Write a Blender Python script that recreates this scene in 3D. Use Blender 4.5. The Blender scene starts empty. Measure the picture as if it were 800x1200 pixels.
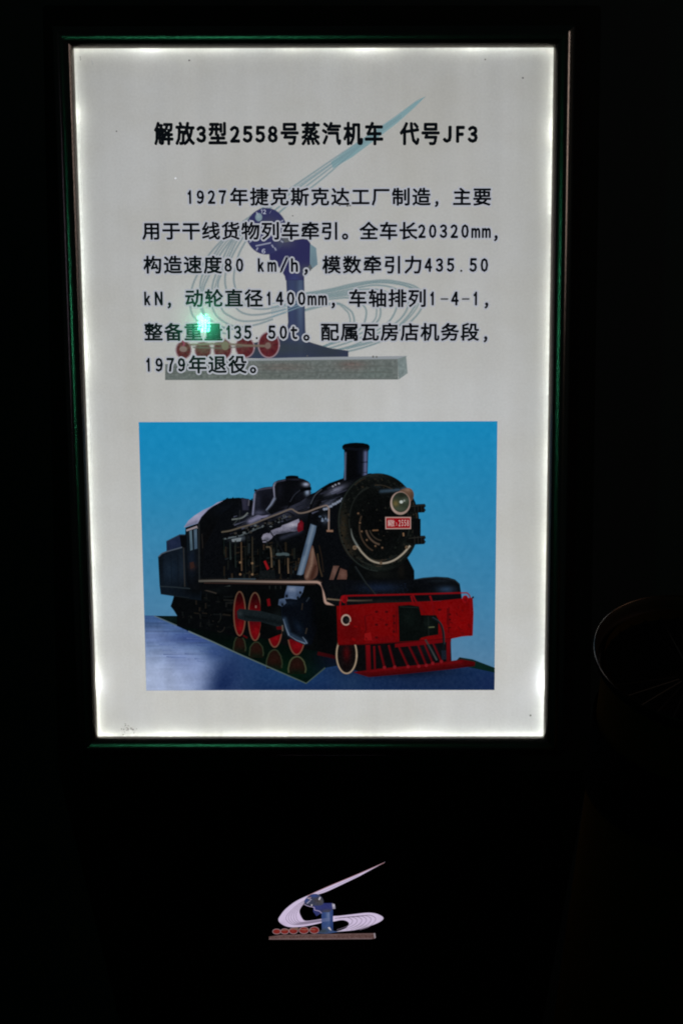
import bpy, bmesh, math, random
from mathutils import noise as mnoise
from mathutils import Vector, Matrix
from mathutils.geometry import delaunay_2d_cdt
random.seed(7)
sc = bpy.context.scene
COL = sc.collection

# ------------------------------------------------------------------ camera
F = 1667.0                                   # focal length in photo pixels (photo 800 x 1200)
RX, RY, RZ = 0.1555, 0.0074, -0.0055
CAM = Vector((0.0448, -1.8502, 0.1487))
def rot(ax, a):
    c, s = math.cos(a), math.sin(a)
    return Matrix({0: ((1,0,0),(0,c,-s),(0,s,c)), 1: ((c,0,s),(0,1,0),(-s,0,c)), 2: ((c,-s,0),(s,c,0),(0,0,1))}[ax])
B = Matrix(((1,0,0),(0,0,-1),(0,1,0)))
RT = rot(2, RZ) @ rot(0, RX) @ rot(1, RY) @ B          # world -> camera (x right, y down, z forward)
RTI = RT.transposed()
cam = bpy.data.objects.new('camera', bpy.data.cameras.new('camera'))
COL.objects.link(cam)
M = RTI @ Matrix(((1,0,0),(0,-1,0),(0,0,-1)))
cam.matrix_world = Matrix.Translation(CAM) @ M.to_4x4()
cam.data.sensor_fit = 'VERTICAL'; cam.data.sensor_height = 36; cam.data.sensor_width = 24
cam.data.lens = F / 1200 * 36
cam.data.clip_start = 0.05; cam.data.clip_end = 50
sc.camera = cam

# ------------------------------------------------------------------ world, view, lamps
w = bpy.data.worlds.new('World'); sc.world = w; w.use_nodes = True
w.node_tree.nodes['Background'].inputs[0].default_value = (.55, .95, .9, 1)
w.node_tree.nodes['Background'].inputs[1].default_value = 0.006
sc.view_settings.view_transform = 'Standard'; sc.view_settings.look = 'None'
sc.view_settings.exposure = 0; sc.view_settings.gamma = 1
sc.cycles.filter_width = 1.9
sc.cycles.use_denoising = True
sc.cycles.transparent_max_bounces = 40

def area(name, loc, target, sx, sy, power, color):
    l = bpy.data.lights.new(name, 'AREA'); l.shape = 'RECTANGLE'; l.size = sx; l.size_y = sy
    l.energy = power; l.color = color
    o = bpy.data.objects.new(name, l); COL.objects.link(o)
    o.location = loc
    o.rotation_euler = (Vector(target) - Vector(loc)).to_track_quat('-Z', 'Y').to_euler()
    return o
area('room_lamp_warm', (1.75, -0.62, 0.62), (0.3, 0, 0.35), 0.35, 0.8, 2.0, (1, .80, .72))
area('room_lamp_violet', (-1.7, -0.75, 0.20), (-.3, 0, .2), 0.2, 0.5, 0.16, (.85, .72, 1))

# ------------------------------------------------------------------ helpers
def ray(px, py):
    return (RTI @ Vector(((px-400)/F, (py-600)/F, 1))).normalized()
def hit(px, py, p0, n):
    d = ray(px, py)
    return CAM + d * ((p0 - CAM).dot(n) / d.dot(n))
def plane_frame(n):
    n = n.normalized(); return n
class Surf:                                  # a plane of the place that carries print
    def __init__(s, p0, n):
        s.p0 = p0; s.n = n.normalized()      # n points at the viewer
        s.k = 0
    def at(s, px, py, lift=0.0):
        return hit(px, py, s.p0, s.n) + s.n * lift
    def lift(s):
        s.k += 1; return s.k * 9.0e-6
SHEET = Surf(Vector((0, 0, 0)), Vector((0, -1, 0)))

def lin(c):
    c = max(0.0, min(255.0, c)) / 255
    return c/12.92 if c <= .04045 else ((c+.055)/1.055)**2.4
def lin3(c): return (lin(c[0]), lin(c[1]), lin(c[2]))

def link(name, me, parent=None, mat=None):
    o = bpy.data.objects.new(name, me); COL.objects.link(o)
    if mat is not None:
        for m in (mat if isinstance(mat, (list, tuple)) else [mat]): me.materials.append(m)
    if parent is not None: o.parent = parent
    return o
def tag(o, label=None, cat=None, group=None, kind=None):
    if label: o['label'] = label
    if cat: o['category'] = cat
    if group: o['group'] = group
    if kind: o['kind'] = kind
    return o
def empty(name, label, cat, group=None):
    o = bpy.data.objects.new(name, None); COL.objects.link(o); o.empty_display_size = .05
    return tag(o, label, cat, group)

# ------------------------------------------------------------------ materials
def newmat(name):
    m = bpy.data.materials.new(name); m.use_nodes = True
    nt = m.node_tree; nt.nodes.clear()
    out = nt.nodes.new('ShaderNodeOutputMaterial')
    return m, nt, out
def N(nt, t, **kw):
    n = nt.nodes.new(t)
    for k, v in kw.items(): setattr(n, k, v)
    return n
def gloss_front(nt, base, fac_sharp=.026, fac_soft=.022):
    """clear acrylic gloss over a base shader: a mirror lobe and a weak hazy lobe"""
    g1 = N(nt, 'ShaderNodeBsdfGlossy'); g1.inputs['Roughness'].default_value = .015
    g2 = N(nt, 'ShaderNodeBsdfGlossy'); g2.inputs['Roughness'].default_value = .10
    m1 = N(nt, 'ShaderNodeMixShader'); m1.inputs[0].default_value = fac_sharp
    m2 = N(nt, 'ShaderNodeMixShader'); m2.inputs[0].default_value = fac_soft
    nt.links.new(base, m1.inputs[1]); nt.links.new(g1.outputs[0], m1.inputs[2])
    nt.links.new(m1.outputs[0], m2.inputs[1]); nt.links.new(g2.outputs[0], m2.inputs[2])
    return m2.outputs[0]
def metal_mat(name, color, rough, metallic=0.0, grain=0.0, spec=.5):
    m, nt, out = newmat(name)
    p = N(nt, 'ShaderNodeBsdfPrincipled')
    p.inputs['Base Color'].default_value = (*color, 1); p.inputs['Roughness'].default_value = rough
    p.inputs['Metallic'].default_value = metallic; p.inputs['Specular IOR Level'].default_value = spec
    tc = N(nt, 'ShaderNodeTexCoord'); nz = N(nt, 'ShaderNodeTexNoise'); nz.inputs['Scale'].default_value = 900
    nz.inputs['Detail'].default_value = 3
    nt.links.new(tc.outputs['Object'], nz.inputs['Vector'])
    mr = N(nt, 'ShaderNodeMapRange'); mr.inputs[3].default_value = rough*.82; mr.inputs[4].default_value = rough*1.2
    nt.links.new(nz.outputs[0], mr.inputs[0]); nt.links.new(mr.outputs[0], p.inputs['Roughness'])
    if grain:
        b = N(nt, 'ShaderNodeBump'); b.inputs['Strength'].default_value = grain; b.inputs['Distance'].default_value = .0005
        nt.links.new(nz.outputs[0], b.inputs['Height']); nt.links.new(b.outputs[0], p.inputs['Normal'])
    nt.links.new(p.outputs[0], out.inputs[0])
    return m
def print_mat(name):
    """backlit printed film: the ink colour stored in the mesh, glowing with the light behind it"""
    m, nt, out = newmat(name)
    at = N(nt, 'ShaderNodeAttribute'); at.attribute_name = 'ink'
    tc = N(nt, 'ShaderNodeTexCoord')
    nz = N(nt, 'ShaderNodeTexNoise'); nz.inputs['Scale'].default_value = 900; nz.inputs['Detail'].default_value = 1
    nt.links.new(tc.outputs['Object'], nz.inputs['Vector'])
    mr = N(nt, 'ShaderNodeMapRange'); mr.inputs[3].default_value = .94; mr.inputs[4].default_value = 1.06
    nt.links.new(nz.outputs[0], mr.inputs[0])
    em = N(nt, 'ShaderNodeEmission')
    nt.links.new(at.outputs['Color'], em.inputs[0]); nt.links.new(mr.outputs[0], em.inputs[1])
    sh = gloss_front(nt, em.outputs[0])
    tp = N(nt, 'ShaderNodeBsdfTransparent'); mx = N(nt, 'ShaderNodeMixShader')      # ink fades out at a soft printed edge
    nt.links.new(at.outputs['Alpha'], mx.inputs[0]); nt.links.new(tp.outputs[0], mx.inputs[1]); nt.links.new(sh, mx.inputs[2])
    nt.links.new(mx.outputs[0], out.inputs[0])
    return m
def sheet_mat():
    """white backlit sheet: lamps behind shine through it"""
    m, nt, out = newmat('white_backlit_film')
    tc = N(nt, 'ShaderNodeTexCoord')
    nz = N(nt, 'ShaderNodeTexNoise'); nz.inputs['Scale'].default_value = 5.5; nz.inputs['Detail'].default_value = 4
    nz.inputs['Roughness'].default_value = .6
    nt.links.new(tc.outputs['Object'], nz.inputs['Vector'])
    cr = N(nt, 'ShaderNodeValToRGB')
    cr.color_ramp.elements[0].position = .36; cr.color_ramp.elements[0].color = (.79, .785, .755, 1)
    cr.color_ramp.elements[1].position = .64; cr.color_ramp.elements[1].color = (.87, .88, .885, 1)
    nt.links.new(nz.outputs[0], cr.inputs[0])
    # faint vertical pulls in the film and fine grain
    mp = N(nt, 'ShaderNodeMapping'); mp.inputs['Scale'].default_value = (34, 1, 1.2)
    n2 = N(nt, 'ShaderNodeTexNoise'); n2.inputs['Scale'].default_value = 1; n2.inputs['Detail'].default_value = 3
    nt.links.new(tc.outputs['Object'], mp.inputs[0]); nt.links.new(mp.outputs[0], n2.inputs['Vector'])
    n3 = N(nt, 'ShaderNodeTexNoise'); n3.inputs['Scale'].default_value = 330; n3.inputs['Detail'].default_value = 2
    nt.links.new(tc.outputs['Object'], n3.inputs['Vector'])
    ad = N(nt, 'ShaderNodeMath', operation='ADD'); nt.links.new(n2.outputs[0], ad.inputs[0]); nt.links.new(n3.outputs[0], ad.inputs[1])
    mr = N(nt, 'ShaderNodeMapRange'); mr.inputs[1].default_value = .6; mr.inputs[2].default_value = 1.4
    mr.inputs[3].default_value = .93; mr.inputs[4].default_value = 1.05
    nt.links.new(ad.outputs[0], mr.inputs[0])
    mx = N(nt, 'ShaderNodeVectorMath', operation='SCALE')
    nt.links.new(cr.outputs[0], mx.inputs[0]); nt.links.new(mr.outputs[0], mx.inputs['Scale'])
    tr = N(nt, 'ShaderNodeBsdfTranslucent'); nt.links.new(mx.outputs[0], tr.inputs[0])
    nt.links.new(gloss_front(nt, tr.outputs[0]), out.inputs[0])
    return m
def emit_mat(name, color, strength):
    m, nt, out = newmat(name)
    e = N(nt, 'ShaderNodeEmission'); e.inputs[0].default_value = (*color, 1); e.inputs[1].default_value = strength
    nt.links.new(e.outputs[0], out.inputs[0]); return m
def attr_emit_mat(name):
    m, nt, out = newmat(name)
    at = N(nt, 'ShaderNodeAttribute'); at.attribute_name = 'ink'
    e = N(nt, 'ShaderNodeEmission'); nt.links.new(at.outputs['Color'], e.inputs[0]); nt.links.new(at.outputs['Alpha'], e.inputs[1])
    nt.links.new(e.outputs[0], out.inputs[0]); return m

M_PRINT = print_mat('backlit_print_ink')
M_SHEET = sheet_mat()
M_FRAME = metal_mat('black_anodised_aluminium', (.19, .175, .16), .20, 1.0, .25)
M_STAND = metal_mat('matt_black_board', (.006, .006, .006), .7, 0, 0, .12)
M_CASE = metal_mat('dark_casing', (.02, .02, .02), .8, 0, 0, .1)
M_WALL = metal_mat('dark_wall_paint', (.032, .042, .042), .9, 0, 0, 0)
M_FLOOR = metal_mat('dark_floor', (.02, .02, .02), .6, 0, 0, .3)

# ------------------------------------------------------------------ setting
def box_bm(bm, x0, x1, y0, y1, z0, z1):
    vs = [bm.verts.new((x, y, z)) for x in (x0, x1) for y in (y0, y1) for z in (z0, z1)]
    for f in ((0,1,3,2),(4,6,7,5),(0,4,5,1),(2,3,7,6),(0,2,6,4),(1,5,7,3)): bm.faces.new([vs[i] for i in f])
def bm_obj(name, bm, mat, parent=None, smooth=False):
    bmesh.ops.recalc_face_normals(bm, faces=bm.faces)
    me = bpy.data.meshes.new(name); bm.to_mesh(me); bm.free()
    if smooth:
        for p in me.polygons: p.use_smooth = True
    return link(name, me, parent, mat)
FLOOR_Z = -1.38
bm = bmesh.new(); box_bm(bm, -4, 4, -4, .95, FLOOR_Z-.1, FLOOR_Z)
tag(bm_obj('floor', bm, M_FLOOR), kind='structure')
bm = bmesh.new(); box_bm(bm, -4, 4, .95, 1.05, FLOOR_Z-.1, 2.2)
tag(bm_obj('wall', bm, M_WALL), 'dark greenish plain wall behind the black display stand', 'wall')

# ------------------------------------------------------------------ display stand (board, undercut foot, lit emblem)
stand = empty('display_stand', 'black display stand carrying the lit sign with a small glowing emblem on its foot', 'stand')
BY = .075                                          # front of the board
nb = Vector((0, -1, 0)); pb = Vector((0, BY, 0))
zt = hit(400, 6, pb, nb).z; zk = hit(400, 905, pb, nb).z
tl, trr, bl, br = hit(50, 6, pb, nb), hit(704, 6, pb, nb), hit(68, 905, pb, nb), hit(690, 905, pb, nb)
def prism(front, depth, name, mat, parent, dvec=Vector((0, 1, 0)), bev=.002):
    bm = bmesh.new()
    a = [bm.verts.new(p) for p in front]; b = [bm.verts.new(p + dvec*depth) for p in front]
    bm.faces.new(a); bm.faces.new(b[::-1])
    n = len(a)
    for i in range(n): bm.faces.new((a[i], b[i], b[(i+1) % n], a[(i+1) % n]))
    bmesh.ops.recalc_face_normals(bm, faces=bm.faces)
    bmesh.ops.bevel(bm, geom=list(bm.edges), offset=bev, segments=2, affect='EDGES', clamp_overlap=True)
    return bm_obj(name, bm, mat, parent)
stand.location = (0, BY, FLOOR_Z)
bpy.context.view_layer.update()
def child(o, parent):
    o.parent = parent; o.matrix_parent_inverse = Matrix.Translation(-Vector(parent.location)); return o
child(prism([tl, trr, br, bl], .30, 'backboard', M_STAND, None), stand)
TILT = math.radians(27)
nf = Vector((0, -math.cos(TILT), -math.sin(TILT)))
pf = Vector((0, BY, zk - .003))
FOOT = Surf(pf, nf)
fl, fr = FOOT.at(134, 1172), FOOT.at(640, 1172)
def down(p, q):                                    # follow an edge of the foot down to the floor
    t = (FLOOR_Z + .004 - p.z) / (q.z - p.z); return p + (q - p)*t
fa, fb = FOOT.at(69, 907), FOOT.at(689, 907)
fc, fd = down(fb, fr), down(fa, fl)
mid = (fc + fd)/2
fc = mid + (fc - mid)*1.0
child(prism([fa, fb, fc, fd], .24, 'foot', M_STAND, None), stand)

# ------------------------------------------------------------------ flat print tools (photo pixels -> a surface)
def smooth_path(pts, closed=False, n=6):
    """Catmull-Rom through the points"""
    P = [Vector(p) for p in pts]; out = []
    m = len(P)
    rng = range(m if closed else m-1)
    for i in rng:
        p1, p2 = P[i], P[(i+1) % m]
        p0 = P[(i-1) % m] if (closed or i > 0) else p1*2 - p2
        p3 = P[(i+2) % m] if (closed or i+2 < m) else p2*2 - p1
        for k in range(n):
            t = k/n
            out.append(.5*((2*p1) + (p2-p0)*t + (2*p0-5*p1+4*p2-p3)*t*t + (3*p1-p0-3*p2+p3)*t**3))
    if not closed: out.append(P[-1])
    return [(v.x, v.y) for v in out]
def ell(cx, cy, rx, ry, a0=0, a1=360, n=40, tilt=0):
    t = math.radians(tilt); o = []
    full = abs(a1-a0) >= 360
    for i in range(n if full else n+1):
        a = math.radians(a0 + (a1-a0)*i/n)
        x, y = rx*math.cos(a), ry*math.sin(a)
        o.append((cx + x*math.cos(t) - y*math.sin(t), cy + x*math.sin(t) + y*math.cos(t)))
    return o
def G(x, y, rx, ry, col, s=1.0, ang=0):            # soft patch of another ink colour
    c, d = math.cos(math.radians(ang)), math.sin(math.radians(ang))
    def f(px, py, base):
        u, v = px-x, py-y
        u, v = (u*c+v*d)/rx, (-u*d+v*c)/ry
        k = s*math.exp(-(u*u+v*v))
        return tuple(b + (q-b)*k for b, q in zip(base, col))
    return f
def grad(x0, y0, c0, x1, y1, c1):
    L = (x1-x0)**2 + (y1-y0)**2
    def f(px, py, base=None):
        t = max(0, min(1, ((px-x0)*(x1-x0)+(py-y0)*(y1-y0))/L))
        return tuple(a + (b-a)*t for a, b in zip(c0, c1))
    return f
def segd(px, py, a, b):
    vx, vy = b[0]-a[0], b[1]-a[1]; L = vx*vx+vy*vy or 1e-9
    t = max(0, min(1, ((px-a[0])*vx+(py-a[1])*vy)/L))
    return math.hypot(px-a[0]-t*vx, py-a[1]-t*vy), t
def S(pts, wd, col, s=1.0):                        # soft streak along a path
    def f(px, py, base):
        d = min(segd(px, py, pts[i], pts[i+1])[0] for i in range(len(pts)-1))
        k = s*math.exp(-(d/wd)**2)
        return tuple(b + (q-b)*k for b, q in zip(base, col))
    return f
class Ink:
    """collects flat printed shapes on one surface into ONE mesh with the ink colour per corner"""
    def __init__(s, surf, soft=.65): s.surf, s.v, s.f, s.c, s.a, s.soft = surf, [], [], [], [], soft
    def pad(s):
        while len(s.a) < len(s.c): s.a.append(1.0)
    def poly(s, pts, base, mods=(), step=2.2, noise=0.0, lift=None):
        lift = s.surf.lift() if lift is None else lift
        pts = [tuple(p) for p in pts]
        xs, ys = [p[0] for p in pts], [p[1] for p in pts]
        n = len(pts)
        V = [Vector(p) for p in pts]; E = [(i, (i+1) % n) for i in range(n)]
        if step:
            y = min(ys)+step*.5; r = 0
            while y < max(ys):
                x = min(xs)+step*(.25+.5*(r % 2))
                while x < max(xs):
                    V.append(Vector((x, y))); x += step
                y += step*.87; r += 1
        res = delaunay_2d_cdt(V, E, [list(range(n))], 1, 1e-4)
        v2, faces = res[0], res[2]
        b0 = len(s.v)
        for v in v2:
            s.v.append(s.surf.at(v.x, v.y, lift))
            c = base(v.x, v.y) if callable(base) else base
            for m in mods: c = m(v.x, v.y, c)
            if noise:
                k = random.gauss(0, noise); c = tuple(max(0, q + k) for q in c)
            s.c.append(lin3(c))
        for f in faces: s.f.append([b0+i for i in f])
        s.pad()
        e = min(s.soft, .45*min(max(xs)-min(xs), max(ys)-min(ys)))
        if e > .05:                                  # soft printed edge
            ar = sum(pts[i][0]*pts[(i+1) % n][1] - pts[(i+1) % n][0]*pts[i][1] for i in range(n))
            sg = 1 if ar > 0 else -1; b1 = len(s.v)
            for i in range(n):
                p, q, r = Vector(pts[i-1]), Vector(pts[i]), Vector(pts[(i+1) % n])
                d1, d2 = (q-p), (r-q)
                if d1.length < 1e-9: d1 = d2
                if d2.length < 1e-9: d2 = d1
                d1, d2 = d1.normalized(), d2.normalized()
                nn = Vector((d1.y+d2.y, -(d1.x+d2.x)))*sg
                nn = nn.normalized() if nn.length > 1e-6 else Vector((d1.y, -d1.x))*sg
                c = base(q.x, q.y) if callable(base) else base
                for m in mods: c = m(q.x, q.y, c)
                for k, al in ((-.35*e, 1.0), (e*1.1, 0.0)):
                    w = q + nn*k; s.v.append(s.surf.at(w.x, w.y, lift + 1.5e-6)); s.c.append(lin3(c)); s.a.append(al)
            for i in range(n):
                j = (i+1) % n
                s.f.append([b1+2*i, b1+2*i+1, b1+2*j+1, b1+2*j])
        return s
    def line(s, pts, wd, col, col2=None, lift=None, taper=None):
        """a ribbon; wd in pixels"""
        lift = s.surf.lift() if lift is None else lift
        s.pad(); n = len(pts); b0 = len(s.v)
        for i, p in enumerate(pts):
            q0, q1 = pts[max(0, i-1)], pts[min(n-1, i+1)]
            tx, ty = q1[0]-q0[0], q1[1]-q0[1]; L = math.hypot(tx, ty) or 1
            nx, ny = -ty/L, tx/L
            t = i/(n-1); h = wd/2
            if taper: h = (taper[0] + (taper[1]-taper[0])*t)/2
            c = col if col2 is None else tuple(a+(b-a)*t for a, b in zip(col, col2))
            if callable(col): c = col(p[0], p[1], None)
            e = s.soft; hi, ho = max(.12*h, h-e), h+e*.9
            am = min(1.0, 2*h/(hi+ho))               # a thin line keeps its weight
            for dd, al in ((ho, 0.0), (hi, am), (-hi, am), (-ho, 0.0)):
                s.v.append(s.surf.at(p[0]+nx*dd, p[1]+ny*dd, lift)); s.c.append(lin3(c)); s.a.append(al)
        for i in range(n-1):
            for k in range(3):
                a = b0+4*i+k; s.f.append([a, a+1, a+5, a+4])
        return s
    def ring(s, cx, cy, rx, ry, wd, col, a0=0, a1=360, n=44, tilt=0):
        p = ell(cx, cy, rx, ry, a0, a1, n, tilt)
        if abs(a1-a0) >= 360: p.append(p[0]); p.append(p[1])
        return s.line(p, wd, col)
    def build(s, name, parent, mat=None, density=1.0):
        s.c = [tuple(q*density for q in c) for c in s.c]      # how dense the ink is printed
        s.pad()
        me = bpy.data.meshes.new(name)
        nrm = s.surf.n
        F2 = []
        for f in s.f:                               # face the viewer
            a, b, c = s.v[f[0]], s.v[f[1]], s.v[f[-1]]
            F2.append(f if (b-a).cross(c-a).dot(nrm) > 0 else f[::-1])
        # one mesh, origin at the parent's base
        off = parent_base(parent)
        me.from_pydata([v - off for v in s.v], [], F2); me.update()
        ca = me.color_attributes.new('ink', 'FLOAT_COLOR', 'POINT')
        for i, c in enumerate(s.c): ca.data[i].color = (*c, s.a[i])
        return link(name, me, parent, mat or M_PRINT)
def parent_base(o):
    v = Vector((0, 0, 0))
    while o is not None: v = v + Vector(o.location); o = o.parent
    return v

# ------------------------------------------------------------------ glyphs
_gcache = {}
def glyph(ch, offset):
    key = (ch, offset)
    if key in _gcache: return _gcache[key]
    cu = bpy.data.curves.new('glyph', 'FONT'); cu.body = ch; cu.dimensions = '2D'; cu.fill_mode = 'FRONT'
    cu.size = 1; cu.offset = offset; cu.resolution_u = 2
    o = bpy.data.objects.new('glyph', cu); COL.objects.link(o)
    dg = bpy.context.evaluated_depsgraph_get()
    me = o.evaluated_get(dg).to_mesh()
    vs = [(v.co.x, v.co.y) for v in me.vertices]; fs = [list(p.vertices) for p in me.polygons]
    bpy.data.objects.remove(o); bpy.data.curves.remove(cu)
    _gcache[key] = (vs, fs); return vs, fs
def bbox(vs):
    xs, ys = [v[0] for v in vs], [v[1] for v in vs]; return min(xs), max(xs), min(ys), max(ys)
_ref = bbox(glyph('圖', 0)[0])
def local_scale(surf, x, y):
    c = surf.at(x, y); u = (surf.at(x+1, y) - c); v = (surf.at(x, y-1) - c)
    return u, Vector((0, 0, v.dot(Vector((0, 0, 1))))) if surf is SHEET else v
def put_char(ink, ch, x, y, wpx, hpx, bold, col, lift, halo=0.0, fit=None):
    """full-width characters share one scale (wpx, hpx = ink box of a full square); fit=(w,h) fits the ink box itself.
    bold and halo thicken the strokes by that many pixels on every side"""
    if ch == '1':
        vs, fs = [(.10,0), (.215,0), (.215,1), (.125,1), (.10,.93), (.10,.80), (-.08,.70), (-.08,.805), (.04,.87)], [(0,1,2,3,4), (0,4,5), (5,4,8), (5,8,6), (6,8,7)]
        vs = [(a*.62, b) for a, b in vs]
    else:
        wide = chr(ord(ch) + 0xFEE0) if '!' < ch < '~' and fit else ch
        vs, fs = glyph(wide, 0)
    if not vs: return
    r = bold + halo
    if fit:
        x0, x1, y0, y1 = bbox(vs); sy = (fit[1]-2*bold)/max(y1-y0, 1e-3)
        sx = (fit[0]-2*bold)/max(x1-x0, 1e-3) if fit[0] else sy
        cx, cy = (x0+x1)/2, (y0+y1)/2
    else:
        x0, x1, y0, y1 = _ref; sx, sy = (wpx-2*bold)/(x1-x0), (hpx-2*bold)/(y1-y0); cx, cy = (x0+x1)/2, (y0+y1)/2
    u, v = local_scale(ink.surf, x, y); c0 = ink.surf.at(x, y, lift)
    n = 0 if r < .05 else (8 if r < 1.2 else 14)
    st = [(0, 0)] + [(r*math.cos(2*math.pi*k/n), r*math.sin(2*math.pi*k/n)) for k in range(n)]
    for k, (dx, dy) in enumerate(st):
        b0 = len(ink.v); up = ink.surf.n * (k*2e-7)
        for a, b in vs:
            ink.v.append(c0 + u*((a-cx)*sx + dx) + v*((b-cy)*sy + dy) + up); ink.c.append(lin3(col))
        for f in fs: ink.f.append([b0+i for i in f])

# ------------------------------------------------------------------ the lit sign
sign = empty('lightbox_sign', 'backlit white board in black metal frame with Chinese text above a steam locomotive picture', 'sign')
TL, TR, BR_, BL = SHEET.at(87, 57), SHEET.at(648, 56), SHEET.at(636, 862.5), SHEET.at(115, 862.5)
sign.location = (0, 0, BL.z - .026)
SB = Vector(sign.location)
quad = [TL, TR, BR_, BL]
def outset(d):
    """the sheet's outline moved outward by d"""
    o = []
    for i in range(4):
        p, a, b = quad[i], quad[i-1], quad[(i+1) % 4]
        e1, e2 = (p-a).normalized(), (b-p).normalized()
        n1, n2 = Vector((-e1.z, 0, e1.x)), Vector((-e2.z, 0, e2.x))
        m = (n1+n2).normalized(); o.append(p + m*(d/m.dot(n1)))
    return o
PROFILE = [(-.0000, .0022), (.0003, .0032), (.0020, .0062), (.0046, .0088), (.0050, .0092), (.0082, .0107), (.0112, .0116), (.0138, .0120),
           (.0155, .0120), (.0176, .0114), (.0196, .0102), (.0212, .0088), (.0222, .0078), (.0256, .0050), (.0262, .0042), (.0262, -.0080), (.0035, -.0080), (.0035, .0006), (.0000, .0012)]
loops = [[q - Vector((0, 1, 0))*h for q in outset(u)] for u, h in PROFILE]
for i in range(4):
    j = (i+1) % 4
    bm = bmesh.new()
    A = [bm.verts.new(l[i] - SB) for l in loops]; Bv = [bm.verts.new(l[j] - SB) for l in loops]
    n = len(A)
    for k in range(n): bm.faces.new((A[k], A[(k+1) % n], Bv[(k+1) % n], Bv[k]))
    bm.faces.new(A); bm.faces.new(Bv[::-1])
    o = bm_obj('frame_rail', bm, M_FRAME, sign)
    me = o.data
    for p in me.polygons: p.use_smooth = len(p.vertices) == 4
    md = o.modifiers.new('edge', 'EDGE_SPLIT'); md.split_angle = math.radians(24)
# casing behind the film
oc = outset(.020)
bm = bmesh.new()
Y0, Y1 = .0085, .0740
a = [bm.verts.new(Vector((q.x, Y0, q.z)) - SB) for q in oc]; b = [bm.verts.new(Vector((q.x, Y1, q.z)) - SB) for q in oc]
bm.faces.new(b)
for i in range(4): bm.faces.new((a[i], a[(i+1) % 4], b[(i+1) % 4], b[i]))
bm_obj('casing', bm, M_CASE, sign)
# white film
so = outset(.003)
bm = bmesh.new(); vs = [bm.verts.new(q - SB) for q in so]; f = bm.faces.new(vs)
if f.normal.y > 0: f.normal_flip()
me = bpy.data.meshes.new('white_film'); bm.to_mesh(me); bm.free()
if me.polygons[0].normal.y > 0: me.flip_normals()
link('white_film', me, sign, M_SHEET)
# back light: rows of lamps inside the casing
ROWS = [(.40, .425), (.415, .425)]
def level(z):                                       # measured strength of the tubes from the top row to the bottom one
    t = (TL.z - z) / (TL.z - BL.z)
    pts = [(0, .425), (.2, .42), (.45, .46), (.7, .545), (.85, .59), (1, .61)]
    for (a, va), (b, vb) in zip(pts, pts[1:]):
        if t <= b: return va + (vb-va)*max(0, (t-a)/(b-a))
    return pts[-1][1]
NROW = 9
rowh = (TL.z - BL.z + .08) / NROW
for i in range(NROW):
    z = TL.z + .04 - rowh*(i+.5)
    rad = level(z) / .79                            # radiance wanted from each row
    wd = .69
    o = area('backlight_row', (0, .045, z), (0, 0, z), wd, rowh, rad * wd*rowh * math.pi, (1, 1, .988))
    o.parent = sign; o.location = Vector((0, .045, z)) - SB
# LED strips hidden under the lip, shining through the film's rim
M_LED = attr_emit_mat('led_white')
def led_strip(p, q, n, spots, base):
    v, f, c = [], [], []
    d = q - p
    inw = Vector((0, 0, 0)) - (p+q)/2; inw.y = 0; inw.normalize()
    for i in range(2*n):
        deep = i >= n                                # two rows: one close to the film, one deeper in the casing
        t = (i % n + .5)/n
        k = (.95 if deep else .50)*base*random.uniform(.75, 1.25)*(1 + .8*mnoise.noise(Vector((t*9, base, 2))))
        for ts, ks, wsd in spots: k += (.8 if deep else .42)*ks*math.exp(-((t-ts)/wsd)**2)
        ctr = p + d*t + Vector((0, .0082 if deep else .0030, 0)) - inw*.0006
        e = d.normalized()*.0021; g = inw*.0006; hh = Vector((0, .0007, 0))
        b0 = len(v)
        for sx in (-1, 1):
            for sy in (-1, 1):
                for sz in (-1, 1):
                    v.append(ctr + e*sx + g*sy + hh*sz - SB)
                    warm = 1 - .07*random.random()
                    c.append((warm, 1.0, .90 if k < base*2 else 1.08, k))
        for ff in ((0,1,3,2),(4,6,7,5),(0,4,5,1),(2,3,7,6),(0,2,6,4),(1,5,7,3)): f.append([b0+j for j in ff])
    me = bpy.data.meshes.new('led_strip'); me.from_pydata(v, [], f); me.update()
    ca = me.color_attributes.new('ink', 'FLOAT_COLOR', 'POINT')
    for i, cc in enumerate(c): ca.data[i].color = cc
    return link('led_strip', me, sign, M_LED)
led_strip(TL, TR, 60, [(.157, 10, .012), (.60, 3, .04)], 8)
led_strip(TR, BR_, 86, [(.115, 14, .012), (.915, 34, .014)], 10)
led_strip(BL, BR_, 58, [(.0, 4, .05)], 13)
led_strip(TL, BL, 86, [(.09, 14, .012), (.425, 8, .03), (.917, 30, .014), (.98, 5, .03)], 9)

# ---- printed: emblem under the text
WM = empty('printed_emblem', None, None); WM.parent = sign
TEAL = (124, 164, 172)
def zp(ox, oy, s, pts): return [(ox + x/s, oy + y/s) for x, y in pts]
ink = Ink(SHEET, 1.0)
LW = (108, 132, 141)
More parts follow.
